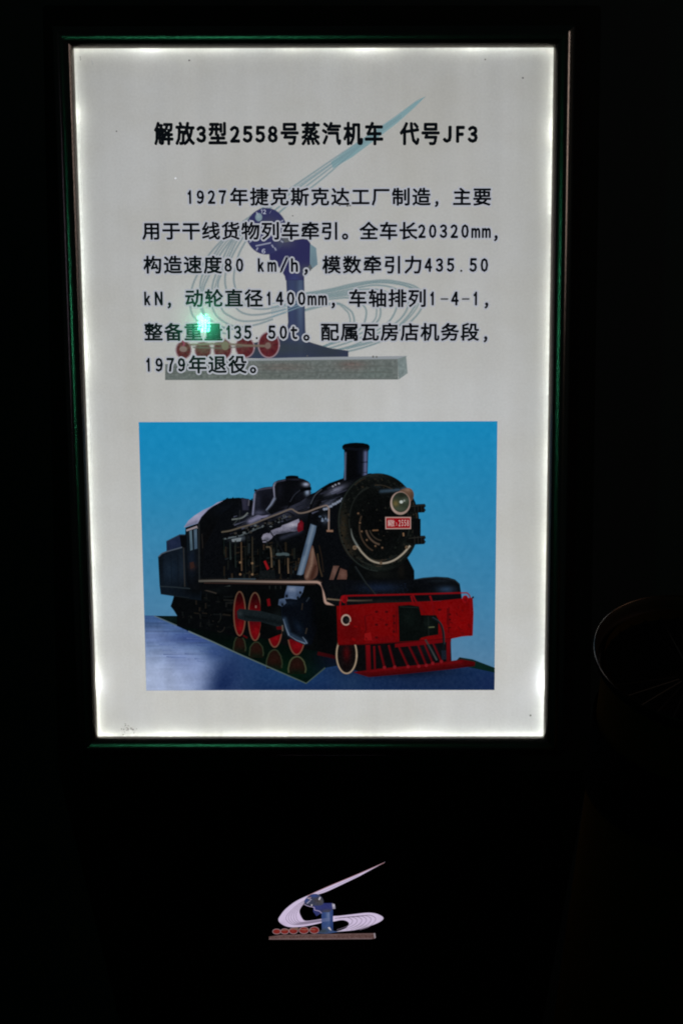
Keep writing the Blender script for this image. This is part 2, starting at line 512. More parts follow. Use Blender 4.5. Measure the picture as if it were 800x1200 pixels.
# fan of rails from the tip
ink.poly([(498.5, 113), (487, 119), (462, 137.5), (440, 152.5), (418, 168), (400, 181), (388, 190), (390, 197), (412, 184), (440, 163), (466, 143), (486, 125)], (132, 160, 165), [S([(498, 113), (400, 190)], 3, (116, 148, 156), .6)], step=3)
for j, (a, b, c) in enumerate([((380, 193.5), (316, 238), (300, 250)), ((380, 198), (322, 240), (306, 252)), ((380, 202), (330, 240), (318, 250)), ((380, 207.5), (338, 240), (326, 250)), ((382, 195.5), (319, 239), (304, 251))]):
    ink.line(smooth_path([(470, 134.5+j*.8), (430, 160+j*1.4), a, b, c]), 1, (118, 147, 154), LW, taper=(1.0, 2.0 if j != 4 else .9))
R1 = lambda pts: zp(200, 230, 6.667, pts)
LOOPS = [
 [(730,85),(640,145),(545,215),(400,345),(295,465),(205,620),(165,730),(155,870),(195,960),(300,1040),(440,1075)],
 [(700,110),(560,225),(420,345),(340,455),(250,615),(230,720),(235,870),(290,965),(420,1030),(560,1040)],
 [(680,135),(580,225),(470,345),(385,460),(300,620),(255,735),(250,880),(330,980),(440,1035)],
 [(670,150),(585,230),(480,350),(410,480),(350,620),(325,720),(330,880),(400,970),(520,1020),(660,1005),(800,960)],
 [(660,170),(600,240),(520,345),(460,465),(390,620),(370,710),(400,880),(470,940),(560,975),(700,968),(800,940),(900,905)],
 [(650,180),(615,260),(550,345),(480,470),(430,600),(435,725),(510,870),(590,920),(690,925),(800,905),(900,880)],
 [(650,200),(625,290),(590,345),(530,460),(495,610),(505,715),(560,830),(640,875),(740,880),(800,870),(900,850)],
 [(690,130),(565,235),(445,345),(360,460),(275,620),(240,735),(240,850)],
 [(660,160),(590,250),(500,345),(440,470),(375,620),(345,720)]]
for i, L in enumerate(LOOPS):
    ink.line(smooth_path(R1(L)), 1.9 if i < 7 else 1.4, (118, 135, 142))
R3 = lambda pts: zp(320, 310, 4.444, pts)
RL = [
 [(150,152),(300,128),(420,100),(560,82),(650,90),(740,115),(778,160),(770,230),(700,310),(560,400),(400,450),(300,462),(110,487)],
 [(150,160),(300,140),(400,118),(520,95),(640,100),(720,125),(752,170),(725,235),(650,320),(520,395),(340,442),(180,468)],
 [(150,168),(300,150),(400,130),(520,108),(620,120),(690,165),(700,220),(655,290),(560,350),(420,420),(240,472)],
 [(150,176),(320,155),(460,130),(570,135),(630,180),(640,230),(590,310),(480,370),(330,425),(110,483)],
 [(150,184),(320,162),(430,150),(520,170),(555,215),(550,285),(480,345),(380,390),(250,430),(110,486)],
 [(150,200),(300,180),(400,175),(465,210),(485,250),(465,320),(400,370),(280,420),(160,470)],
 [(150,240),(240,215),(330,200),(390,230),(415,260),(418,310),(370,365),(260,430),(120,484)],
 [(150,156),(300,134),(430,106),(560,88),(660,100),(745,130),(765,170),(740,235),(670,310),(540,395),(380,440)],
 [(150,190),(320,168),(430,160),(500,180),(535,215),(530,285),(470,335)],
 [(150,245),(240,222),(330,205),(375,235),(395,262),(398,310),(355,365)]]
for i, L in enumerate(RL):
    ink.line(smooth_path(R3(L)), 1.9 if i < 7 else 1.5, (116, 137, 142))
ink.build('rail_strand', WM)
# pillar with clock head
ink = Ink(SHEET, 1.0)
BLU = (44, 44, 84)
R7 = lambda pts: zp(280, 220, 6.667, pts)
ink.poly(R3([(68,60),(80,300),(70,350),(40,372),(-60,400),(-150,420),(-150,487),(110,490),(390,487),(390,450),(300,438),(210,412),(172,398),(166,340),(160,60)]), (48, 55, 80),
         [G(342, 350, 5, 60, (62, 74, 112), .6), G(352, 350, 4, 50, (92, 114, 140), .6), G(320, 408, 60, 9, (54, 62, 68), .8), G(385, 412, 20, 8, (48, 56, 66), .9)])
ink.poly(R7([(235,420),(370,425),(430,410),(500,401),(538,407),(557,440),(555,590),(560,640),(505,690),(505,720),(365,720),(360,690),(338,655),(300,600),(245,580),(240,545)]), BLU,
         [G(358, 318, 9, 7, (70, 74, 84), .9), G(335, 285, 10, 6, (74, 76, 92), .6), G(345, 330, 8, 12, (72, 90, 140), .4)])
ink.poly(R7([(557,440),(600,472),(612,598),(572,630),(557,600)]), (112, 136, 146), [G(367, 308, 6, 12, (100, 122, 134), .8)])
ink.poly(R7([(557,600),(572,630),(560,640),(505,692),(500,660)]), (84, 90, 96))
ink.poly(ell(312, 271, 24, 27), (48, 50, 90), [G(316, 262, 10, 8, (66, 68, 84), .7), G(330, 280, 8, 12, (76, 82, 92), .7)])
ink.poly(R7([(360,330),(420,395),(430,415),(360,425),(330,380)]), (86, 90, 96))
ink.poly(ell(303.2, 254.5, 3.6, 4.4), (120, 140, 150), [G(303, 254, 2, 2, (140, 158, 164), 1)], step=1)
WH = (176, 180, 200)
for k in range(12):
    a = math.radians(k*30)
    if k in (0, 6, 1): continue
    x, y = math.sin(a), -math.cos(a)
    ink.line([(312+x*19.5, 271+y*22), (312+x*23, 271+y*26)], .9, WH)
ink.line(R7([(130,455),(250,430)]), .9, WH)
ink.line(R7([(255,445),(270,468)]), .9, WH)
lf = SHEET.lift()
put_char(ink, '1', 306.5, 247.8, 0, 0, 0, WH, lf, fit=(1.6, 5)); put_char(ink, '2', 310, 248.2, 0, 0, .12, WH, lf, fit=(3.6, 5.2))
put_char(ink, '/', 317, 248, 0, 0, 0, WH, lf, fit=(3.0, 5)); put_char(ink, '6', 308.8, 294.3, 0, 0, .12, WH, lf, fit=(4.2, 5.6))
# bundle of rails crossing the pillar
for j in range(5):
    ink.line(R3([(-10,205+j*17),(70,190+j*14),(165,158+j*13)]), 1.0, (120, 148, 160))
ink.build('pillar', WM)
# stone plinth
ink = Ink(SHEET, 1.0)
ink.poly([(194, 427), (230, 425), (300, 422.5), (466, 421), (477, 417.2), (340, 419.5), (220, 423.5)], (142, 148, 154))
ink.poly([(194, 427), (300, 423), (466, 421), (466, 444.4), (300, 444.8), (194, 445)], (100, 107, 105),
         [G(230, 438, 20, 6, (96, 104, 100), .7), G(330, 430, 30, 4, (104, 96, 92), .8), G(412, 428, 16, 5, (106, 90, 86), .8), G(280, 441, 60, 3, (92, 98, 92), .7), G(440, 438, 20, 6, (100, 112, 108), .6)], noise=7)
for yy in (430.5, 437.5):
    ink.line(smooth_path([(196+12*i, yy+random.uniform(-.6, .6)-i*.06) for i in range(23)], n=3), .9, (88, 94, 90))
for i in range(34):
    x = random.uniform(200, 460); r = random.choice((427, 434, 441))
    ink.line([(x, r-3), (x+random.uniform(-.6, .6), r+2.6)], .7, (92, 98, 94))
ink.poly([(466, 421), (475.3, 417.5), (477, 437), (467, 444.4)], (120, 132, 132), noise=6)
ink.build('plinth', WM)
def wm_wheel(cx, cy, rx, ry):
    ink = Ink(SHEET, 1.0)
    ink.poly(ell(cx, cy, rx, ry, n=30), (90, 33, 40), [G(cx, cy, rx*.5, ry*.5, (88, 56, 54), .8), G(cx+rx*.3, cy+ry*.5, 3, 3, (78, 22, 32), .8)], step=1.6, noise=4)
    for k in range(7):
        a = k*.9; ink.line([(cx+rx*.45*math.cos(a), cy+ry*.45*math.sin(a)), (cx+rx*.85*math.cos(a), cy+ry*.85*math.sin(a))], .9, (68, 26, 36))
    ink.ring(cx, cy, rx, ry, .9, (168, 150, 160)); return ink.build('train_wheel', WM)
for a in ((215.3, 410, 9, 10.5), (238, 410.5, 9.5, 10), (261, 409, 10.5, 12), (287, 407, 11, 12), (315, 404, 12.2, 15)): wm_wheel(*a)
ink = Ink(SHEET, 1.0)
ink.line([(222, 404), (262, 402.5), (288, 405), (316, 405.5)], 2.6, (112, 100, 88)); ink.line([(226, 407), (262, 408), (284, 406)], 1.4, (96, 92, 84))
ink.line(smooth_path([(214, 399), (216, 403), (213, 408)]), 2, (140, 60, 90))
ink.poly(ell(264, 405, 4, 5), (112, 106, 88), step=1.5); ink.poly(ell(314, 405, 3, 3.4), (116, 96, 90), step=1.5); ink.poly(ell(215, 409, 4, 3), (124, 104, 100), step=1.5)
ink.build('connecting_rod', WM)

# ---- printed: lettering
TXT = (9, 12, 16); HALO = (172, 175, 184)
def text_line(name, full, digits, y, bold, wpx, hpx, fit_wh, halo):
    """full: [(char, centre x)], digits: [(char, centre x, (w, h) or None, dy)]"""
    ink = Ink(SHEET)
    for pas in (0, 1):
        lf = SHEET.lift()
        if pas == 0 and not halo: continue
        for ch, x in full:
            put_char(ink, ch, x, y, wpx, hpx, bold, TXT if pas else HALO, lf, 0 if pas else halo)
        for ch, x, wh, dy in digits:
            put_char(ink, ch, x, y+dy, 0, 0, bold*1.15+.05, TXT if pas else HALO, lf, 0 if pas else halo*1.0, fit=wh or fit_wh)
    return ink.build(name, sign)
def spread(chars, x0, step): return [(c, x0 + step*i) for i, c in enumerate(chars)]
def dig(chars, x0, step, wh=None, dy=0.0):
    o = []
    for i, c in enumerate(chars):
        k = wh
        if c == '1' and wh is None: k = (0, 16.4)
        o.append((c, x0+step*i, k, dy))
    return o
TB = 1.0; BB = .60; HL = 1.9
CM = lambda x: [('，', x, (4.6, 7.6), 8.2)]
PD = lambda x: [('。', x, (7.8, 8.0), 6.3)]
T = (12.0, 20.2)
TF = [('解',192.3),('放',217.2),('型',255.4),('号',339.4),('蒸',364),('汽',388.3),('机',413.5),('车',438),('代',479.7),('号',504.2)]
TD = [('3',236,T,.3),('2',275.4,T,.3),('5',290.3,T,.3),('5',305,T,.3),('8',319.6,T,.3),('J',523.6,(10.6,20.2),.3),('F',539,(10.4,20.2),.3),('3',553.4,T,.3)]
text_line('title_lettering', TF[:8], TD[:5], 157.2, TB, 20.8, 26.5, T, 0)
text_line('title_lettering', TF[8:], TD[5:], 157.2, TB, 20.8, 26.5, T, 0)
D = (9.0, 16.4)
text_line('text_line', spread('年捷克斯克达工厂制造', 280.2, 23.69) + [('主', 540.8), ('要', 564.5)],
  dig('1927', 222.2, 12.9) + CM(511.3), 231, BB, 19.8, 20.4, D, HL)
text_line('text_line', spread('用于干线货物列车牵引', 177.8, 23.2) + spread('全车长', 432, 23.05),
  dig('20320', 494, 12.6) + [('m',557,(10.6,12.2),2), ('m',569.3,(10.6,12.2),2)] + CM(580.5) + PD(404.2), 271, BB, 19.8, 20.4, D, HL)
text_line('text_line', spread('构造速度', 179.3, 23.45) + spread('模数牵引力', 388.4, 23.9),
  dig('80', 267.5, 13.4) + [('k',305.8,(7.4,16.4),0), ('m',318.7,(10.6,12.2),2.1), ('/',332.5,(9.4,19),0), ('h',345,(8.4,16.4),0)] + CM(358.6)
  + dig('435', 501.5, 13) + [('.',540,(2.6,2.8),6.8)] + dig('50', 554, 13), 310.6, BB, 19.8, 20.4, D, HL)
text_line('text_line', spread('动轮直径', 227.8, 23.2) + spread('车轴排列', 419, 23.2),
  [('k',173,(7.4,16.4),0), ('N',186.3,(9.4,16.4),0)] + CM(198.8) + dig('1400', 314.8, 12.9) + [('m',365.6,(10.6,12.2),2.1), ('m',378,(10.6,12.2),2.1)] + CM(390.4)
  + [('1',505.8,(0,16.4),0), ('-',520.3,(9.4,1.9),.6), ('4',532.6,D,0), ('-',545.2,(9.4,1.9),.6), ('1',556.4,(0,16.4),0)] + CM(569.5), 349.8, BB, 19.8, 20.4, D, HL)
text_line('text_line', spread('整备重量', 180.2, 23.35) + spread('配属瓦房店机务段', 386.3, 23.4),
  [('1',267.5,(0,16.4),0), ('3',278.6,D,0), ('5',290.5,D,0), ('.',301,(2.6,2.8),6.8), ('5',318.6,D,0), ('0',332,D,0), ('t',344.6,(8.2,15.4),.6)] + PD(359) + CM(568.4), 389.4, BB, 19.8, 20.4, D, HL)
text_line('text_line', [('年', 231.8), ('退', 254.9), ('役', 278.6)], dig('1979', 173.8, 13.1) + PD(296.6), 427.4, BB, 19.8, 20.4, D, HL)
# specks and scuffs on the film, each its own mark
def mark(pts, col, wd=None):
    ink = Ink(SHEET)
    if wd: ink.line(pts, wd, col)
    else: ink.poly(pts, col, step=0)
    ink.build('scuff_mark', sign)
for (x, y, r) in ((398, 240.5, .9), (407, 241.2, 1.1), (410, 241, .9), (137, 154, .6), (222, 71, .7), (612, 91.5, .8), (621, 838, .8), (343, 253, .6), (360, 417, .6), (437, 418, 1.0), (441, 418.2, .9), (568, 70, .6)):
    mark(ell(x, y, r, r, n=8), (96, 96, 94))
ink = Ink(SHEET); lf = SHEET.lift()
for k in range(22):
    x = 150 + random.gauss(0, 5); y = 854 + random.gauss(0, 2.6)
    ink.poly(ell(x, y, random.uniform(.4, 1.0), random.uniform(.3, .6), n=7), (160, 158, 152), step=0, lift=lf)
tag(ink.build('smudge', sign), kind='stuff')
mark([(94.5, 66), (95, 71)], (120, 120, 116), .6); mark([(108, 71), (109.5, 76)], (206, 208, 210), .7); mark([(622, 850), (622.5, 857)], (222, 222, 218), .8)
mark(ell(206, 209, 1.1, .9, n=8), (216, 220, 224))

# ---- printed: the locomotive picture
pic = Ink(SHEET, .3)
sky = grad(0, 500, (22, 136, 186), 0, 790, (94, 126, 156))
def skyf(x, y, b=None):
    c = sky(x, y)
    k = max(0, min(1, (y-600)/180)); l = max(0, min(1, (300-x)/140))
    return tuple(a + (q-a)*k*.30*l for a, q in zip(c, (60, 120, 168)))
pic.poly([(163, 494.6), (582.2, 493.6), (578.6, 808), (172, 808.6)], skyf, [G(580, 640, 60, 200, (30, 120, 172), .25), G(180, 520, 60, 60, (20, 132, 186), .4), G(400, 600, 120, 120, (36, 140, 186), .3)], step=5, noise=1.6)
PIC = pic.build('printed_picture', sign)
def part(name): return Ink(SHEET, .75)
BK = (7, 9, 11)
# floor with mist
ink = part('floor')
def floorf(x, y):
    c = grad(172, 0, (44, 74, 122), 330, 0, (27, 54, 94))(x, y)
    c2 = grad(0, 760, c, 0, 808, (19, 40, 78))(x, y)
    return c2
mist = [G(172, 800, 62, 50, (166, 180, 210), 1.0), G(206, 806, 50, 44, (162, 176, 208), .9), G(180, 745, 20, 10, (118, 136, 184), .6), G(214, 772, 24, 12, (112, 130, 180), .55, 20),
        G(232, 790, 26, 22, (140, 156, 198), .6), G(262, 800, 18, 34, (18, 36, 78), .9, 20), G(226, 748, 30, 7, (48, 66, 130), .6), G(252, 764, 12, 8, (40, 62, 118), .5),
        G(340, 790, 40, 16, (30, 62, 104), .6), G(410, 800, 20, 14, (36, 60, 88), .5), G(500, 800, 70, 10, (20, 36, 66), .8), G(470, 786, 60, 7, (9, 14, 28), .95), G(572, 800, 14, 10, (22, 38, 76), .7)]
def streaks(x, y, c):
    k = 1 + .22*mnoise.noise(Vector((x/40, y/2.6, 3)))*max(.25, min(1, (785-y)/30)) + .10*mnoise.noise(Vector((x/16, y/16, 8)))
    k = 1 + (k-1)*max(0, min(1, (290-x)/70))
    return tuple(q*k for q in c)
mist.append(streaks)
ink.poly([(170, 721.2), (182, 721.4), (222, 737), (285, 752), (400, 770), (545, 776), (578.9, 787), (578.6, 808), (172, 808.6)], floorf, mist, step=2.2, noise=2.6)
for i in range(46):                                  # brushed streaks in the wet floor
    y = 726 + i*1.7 + random.uniform(-1, 1); x = 174 + random.uniform(0, 50) + i*.6; L = random.uniform(10, 34)
    cc = random.choice(((70, 90, 142), (84, 104, 156), (60, 78, 130), (92, 112, 162)))
    if y < 775: ink.line([(x, y), (x+L*.3, y+.3), (x+L, y+.5)], 1, cc, taper=(.7, .1))
ink.build('wet_floor', PIC)
ink = part('mat')
ink.poly([(181, 721.3), (300, 722), (400, 740), (420, 775), (381, 782), (358.8, 800.4), (279, 765.5), (222, 739.5), (208, 733)], (5, 17, 13),
         [G(340, 785, 30, 14, (8, 36, 21), .9), G(290, 758, 24, 10, (6, 25, 17), .8), G(200, 724, 16, 5, (18, 34, 34), .8), G(395, 772, 26, 12, (18, 22, 40), .9), G(260, 735, 40, 14, (6, 9, 11), .8), G(400, 790, 30, 12, (28, 50, 92), .5)], noise=1.5)
ink.poly([(538, 770), (553, 772.5), (579, 782.3), (578.9, 787.5), (548, 781), (530, 778)], (14, 42, 36), noise=1.5)
for (cx, cy, rx, ry, b) in ((281, 759, 7, 14, 0), (300.5, 765, 8, 13, 0), (321.5, 778, 9, 17, 1), (348, 784, 10, 15, 2)):   # wheels mirrored in the gloss
    ink.poly(ell(cx, cy, rx, ry, 180, 360, 20) + [(cx+rx, cy+5), (cx-rx, cy+5)], (36, 21, 16), [G(cx, cy+5, rx, 6, (10, 28, 18), .9), G(cx, cy-5, rx*.6, 6, (50, 25, 20), .7)], step=1.8, noise=2)
    ink.line([(p[0]+random.uniform(-.35, .35), p[1]) for p in ell(cx, cy, rx, ry, 165, 375, 26)], 1.0 if b < 2 else 1.2, (58, 70, 50) if b < 2 else (88, 94, 66))
ink.line([(181, 721.3), (208, 733)], .9, (120, 144, 156))
ink.line([(221, 739.3), (250, 752), (279, 765.5), (320, 783.5), (358.8, 800.4), (381, 782)], 1.0, (142, 164, 168), (84, 104, 90))
ink.build('floor_mat', PIC, density=.6)
# undergear: black mass below the running board
ink = part('undergear')
ink.poly([(206.5, 690), (233, 676), (382, 676), (400, 690), (405, 740), (392, 753), (400, 772), (372, 762), (340, 757), (300, 745), (282, 747), (262, 741), (235, 737), (208, 733), (208, 721), (204, 714.5), (200.5, 710), (203, 703)], BK,
         [G(322, 722, 12, 26, (14, 20, 22), .7), G(380, 735, 14, 26, (4, 5, 6), .9), G(250, 690, 20, 6, (16, 20, 22), .6), G(345, 752, 20, 7, (14, 14, 14), .7)], noise=1.3)
ink.line([(233, 689), (254, 695)], .9, (66, 60, 54)); ink.line([(258, 686), (270, 686)], 1.1, (62, 70, 68))
for i in range(16):
    x, y = random.uniform(212, 275), random.uniform(712, 738)
    ink.line([(x, y), (x+random.uniform(-2, 2), y+random.uniform(-2, 2))], .7, random.choice(((30, 29, 26), (24, 26, 26), (44, 41, 36))))
for i in range(60):
    x, y = random.uniform(214, 280), random.uniform(694, 738)
    if y > 722 + (x-208)*.27: continue
    c = random.choice(((20, 23, 24), (28, 29, 28), (14, 17, 18), (36, 32, 27), (3, 4, 4)))
    ink.line([(x, y), (x+random.uniform(2, 14), y+random.uniform(-.6, 2.2))], random.uniform(.6, 1.8), c) if random.random() < .6 else ink.line([(x, y), (x+random.uniform(-.8, .8), y+random.uniform(2, 9))], random.uniform(.6, 2), c)
ink.ring(258, 731, 6, 9, .8, (40, 38, 34), 20, 120); ink.ring(252, 722, 7, 8, .8, (34, 36, 34), -30, 60)
for x in (316, 323, 329, 336): ink.line([(x, 686), (x+.3, 700)], .8, (40, 44, 42))
ink.line([(372, 765), (386, 768), (400, 772)], 4, (64, 10, 14), (40, 8, 12))
ink.build('undergear', PIC, density=.74)
# wheels
def wheel(cx, cy, rx, ry, a0=0, a1=360, front=False):
    ink = part('wheel')
    ink.poly(ell(cx, cy, rx, ry, n=36), (104, 8, 15) if not front else (18, 14, 15), [G(cx-rx*.2, cy+ry*.1, rx*.9, ry*.22, (70, 12, 18), .9), G(cx+rx*.1, cy+ry*.62, rx*.5, ry*.18, (140, 14, 22), .8), G(cx-rx*.3, cy-ry*.5, rx*.5, ry*.2, (96, 8, 14), .8), G(cx, cy-ry*.8, rx*1.2, ry*.4, (34, 4, 7), .9)] if not front else
             [G(cx, cy-2, 4, 9, (70, 10, 14), 1)], step=1.6, noise=3)
    ink.ring(cx, cy, rx*.55, ry*.58, .8, (86, 10, 16), 90, 200) if not front else None
    ink.ring(cx, cy, rx-.3, ry-.5, 1.4 if front else .9, (186, 164, 138) if front else (116, 92, 72), a0, a1)
    ink.build('driving_wheel' if not front else 'leading_wheel', PIC, density=.74)
wheel(281, 718.6, 7, 26.2); wheel(299, 722, 8, 28.4); wheel(322, 729, 9.2, 29.2); wheel(347.5, 736.5, 10.8, 30.5)
# rods, brake rigging and cylinder hide the wheels
ink = part('rods')
ink.poly([(305.5, 690), (316, 690), (330, 694), (330, 742), (322, 745), (315, 748), (306, 745), (304.5, 740), (306, 732), (305.5, 705)], (8, 10, 11), [G(326, 726, 6, 12, (28, 36, 38), .7)], noise=1.5)
ink.poly([(322, 690), (345, 690), (352, 742), (338, 749), (331, 745), (329, 715)], (9, 12, 14), [G(334, 733, 8, 10, (26, 38, 42), .8)], noise=1.5)
ink.poly([(278, 716), (281, 713), (305, 715.5), (330, 722), (346, 728), (346, 737), (330, 735), (306, 728), (288, 727), (279, 724)], (27, 36, 40), [S([(288, 722), (335, 730)], 2, (14, 20, 23), .8), G(281, 718, 3, 3, (52, 60, 64), .9)], step=1.5, noise=3)
ink.poly([(313, 702), (316, 701), (317, 709), (314, 709.5)], (120, 14, 22)); ink.poly([(324, 734), (330, 733.5), (330, 737), (325, 737)], (90, 12, 18))
ink.line([(331, 732), (331.3, 739)], 1.4, (120, 104, 90)); ink.line([(300, 709), (300, 712)], 1.4, (150, 110, 104)); ink.line([(285, 744), (290, 747)], 1.6, (96, 12, 18))
ink.build('connecting_rod', PIC, density=.62)
ink = part('cylinder')
ink.poly(zp(260, 660, 5.714, [(395,240),(520,230),(580,225),(620,260),(640,420),(600,540),(560,545),(500,520),(440,490),(405,370)]), (12, 17, 26),
   [S(zp(260,660,5.714,[(420,370),(450,470),(560,525)]), 2.6, (64, 88, 116), .8), G(350, 735, 4, 9, (36, 54, 80), .5, -30), G(372, 720, 8, 24, (5, 6, 8), .9), G(336, 706, 12, 3, (30, 42, 60), .7)], step=1.5, noise=2)
ink.poly(zp(260, 660, 5.714, [(440,150),(550,155),(540,190),(520,225),(500,238),(455,232),(420,235),(425,200)]), (110, 132, 168), [G(342, 690, 5, 3, (158, 174, 204), .9), G(335, 697, 4, 4, (62, 80, 112), .8), G(350, 698, 4, 5, (60, 78, 108), .7)], step=1.3, noise=4)
ink.poly(zp(260, 660, 5.714, [(385,240),(420,232),(430,262),(405,285),(380,275)]), (94, 116, 150), [G(330, 706, 3, 2, (50, 66, 92), .8)], step=1.2)
for pts in ([(412,370),(430,430),(450,480)], [(450,480),(500,512),(560,535)], [(540,490),(560,515),(570,535)]):
    ink.line(zp(260, 660, 5.714, pts), .9, (142, 164, 190), taper=(.4, 1.3))
for (x, y) in ((336, 698), (349, 700), (352, 694), (331, 708)): ink.poly(ell(x, y, 1.2, 1.6, n=8), (20, 26, 34), step=0)
ink.line(zp(260, 660, 5.714, [(540,265),(535,310)]), .8, (70, 60, 50)); ink.line(zp(260, 660, 5.714, [(570,430),(560,470)]), .8, (84, 74, 62)); ink.line(zp(260, 660, 5.714, [(585,225),(565,255)]), .9, (60, 72, 84))
ink.build('steam_cylinder', PIC, density=.5)
# tender
ink = part('tender')
ink.poly([(186, 652), (190, 648), (195.6, 645.6), (214, 640.6), (222, 640), (236, 672), (236, 703), (206.5, 698), (189, 695.5), (187.8, 686)], (17, 25, 35),
         [G(200, 668, 10, 14, (28, 42, 58), .8), G(214, 664, 4, 22, (34, 46, 60), .5), G(232, 690, 20, 10, BK, .9), G(189, 660, 2, 20, (12, 18, 24), .9)], noise=1.6)
ink.poly([(195.6, 633.8), (211, 626), (213, 641), (195.8, 646)], (30, 40, 66), [G(203, 636, 5, 5, (40, 50, 80), .7)], step=1.6, noise=2)
ink.poly([(211, 626), (218, 626), (219, 642), (213, 641)], (9, 11, 15))
ink.line([(186.3, 652), (190, 648.2), (196, 645.8), (214, 640.8)], 1.0, (92, 104, 118)); ink.line([(195.6, 634), (211, 626.2), (218, 626.2)], .8, (60, 74, 92))
ink.line([(187.8, 686.5), (205, 687.5), (232, 690)], .9, (46, 56, 62)); ink.line([(189, 695.3), (206, 698), (222, 700)], .7, (30, 36, 40))
for x in (191, 201, 209): ink.line([(x, 650), (x+.6, 686)], .6, (14, 20, 28))
ink.line([(215.5, 641), (217, 687)], .9, (58, 56, 52)); ink.build('tender', PIC, density=.74)
# cab
ink = part('cab')
ink.poly([(218, 618), (232, 613), (236, 605.6), (244, 597), (255, 589), (266, 584), (280, 583), (296, 586), (300, 640), (300, 679), (226, 694), (219, 680), (217.5, 650)], (9, 11, 14),
         [G(225, 655, 6, 22, (22, 32, 46), .95), G(233, 640, 1.4, 30, (36, 42, 48), .6), G(270, 597, 20, 8, (16, 20, 28), .7), G(245, 640, 10, 26, (10, 9, 10), .8), G(226, 664, 4, 4, (54, 34, 30), .7)], noise=1.6)
ink.poly([(216, 617.5), (221.3, 610), (228.8, 603.8), (238.8, 597.5), (251, 592), (262, 586.2), (255, 588.5), (244, 596.6), (236, 605), (232, 612.6), (224, 615)], (164, 164, 196),
         [S([(219, 616), (231, 611)], 2.2, (120, 122, 150), .8), G(246, 594, 6, 4, (146, 146, 180), .8), G(230, 604, 5, 3, (184, 184, 212), .8)], step=1.5, noise=3)
ink.poly([(218.8, 620.5), (231, 616), (231.8, 618.5), (219.5, 623)], (160, 150, 156), step=1.4)
ink.poly([(219, 622.5), (231, 618.4), (231.6, 643.5), (220.5, 646)], (18, 26, 34), step=0)
ink.poly([(222.6, 622), (225, 621), (226, 643.5), (223.6, 644.5)], (92, 116, 130), [G(224, 640, 3, 5, (70, 90, 104), .8)], step=1.4)
ink.poly([(227.8, 620.4), (231, 619.2), (231.4, 642), (228.4, 643)], (70, 92, 112), [G(230, 625, 3, 6, (96, 118, 136), .8)], step=1.4)
ink.line([(233.5, 613), (234, 680)], .9, (46, 50, 52)); ink.line([(237, 625), (238, 642)], .8, (44, 40, 38))
ink.poly([(223, 659), (227, 658), (228, 664), (224, 666)], (56, 36, 32), step=1.5)
ink.line(smooth_path([(258, 615), (264, 612), (270, 604), (274, 598)]), .8, (40, 46, 54)); ink.line([(266, 613), (271, 611), (276, 605)], .8, (70, 76, 84))
ink.poly([(265, 584), (267, 582.6), (267.5, 584)], BK, step=0); ink.poly([(272, 583.6), (273.5, 582), (274, 583.6)], BK, step=0)
ink.build('cab', PIC, density=.74)
# boiler
ink = part('boiler')
top = [(284, 583), (295, 586), (300, 590), (330, 590), (365, 578.5), (370, 576.5), (376, 572), (386, 566), (401.5, 560.5), (421, 556.5), (434, 554.5)]
ink.poly(top + [(452, 560), (440, 660), (452, 678), (395, 690), (382, 682), (376, 679), (250, 678), (238, 676), (240, 640), (262, 600)], (10, 12, 16),
   [G(280, 631, 9, 3, (120, 134, 148), .75, -8),
    G(345, 598, 26, 9, (46, 48, 62), .8, -16), G(303, 606, 16, 5, (84, 90, 112), .75, -20), G(393, 574, 13, 3.2, (130, 134, 158), .95, -24), G(384, 590, 10, 3.4, (96, 102, 124), .7, -26), G(330, 600, 30, 4, (66, 70, 88), .5, -22),
    G(381, 608, 4, 5, (98, 112, 136), .7), G(373, 590, 4, 22, (8, 9, 11), .9, 15), G(330, 648, 40, 14, (7, 9, 10), .85), G(300, 655, 40, 14, (8, 10, 11), .8), G(288, 600, 10, 7, (22, 24, 34), .7),
    S([(293, 611), (302, 606), (312, 604)], 3.4, (140, 138, 168), .9), S([(322, 600), (340, 592), (356, 584)], 3.0, (62, 64, 82), .8), S([(330, 630), (352, 622)], 2.4, (52, 56, 72), .8)], step=1.5, noise=2.2)
ink.poly([(307, 629.5), (309, 626), (313, 624.5), (316, 625), (318, 621.6), (324, 619.2), (329, 617.8), (331, 615.4), (337, 613.4), (343, 610.8), (350, 607.8), (351, 612), (350, 620.5), (345, 622), (340, 622), (333, 624), (324, 625), (320, 627.6), (318, 630.5), (312, 634.8), (308.5, 635)], (140, 138, 158),
   [G(310, 630, 4, 5, (150, 148, 166), .8), G(343, 615, 6, 3, (200, 198, 214), .9), G(320, 624, 3, 4, (120, 120, 138), .7), G(349, 619, 8, 3, (70, 72, 90), .9), G(334, 624, 12, 2.6, (60, 62, 76), .95), G(313, 632, 4, 2.5, (70, 72, 84), .8), G(328, 619, 2, 5, (130, 130, 148), .5)], step=1.0, noise=9)
ink.poly([(272, 631.5), (279, 630.6), (283, 630), (282, 633.4), (276, 634), (272.6, 634)], (130, 140, 146), step=1, noise=14)
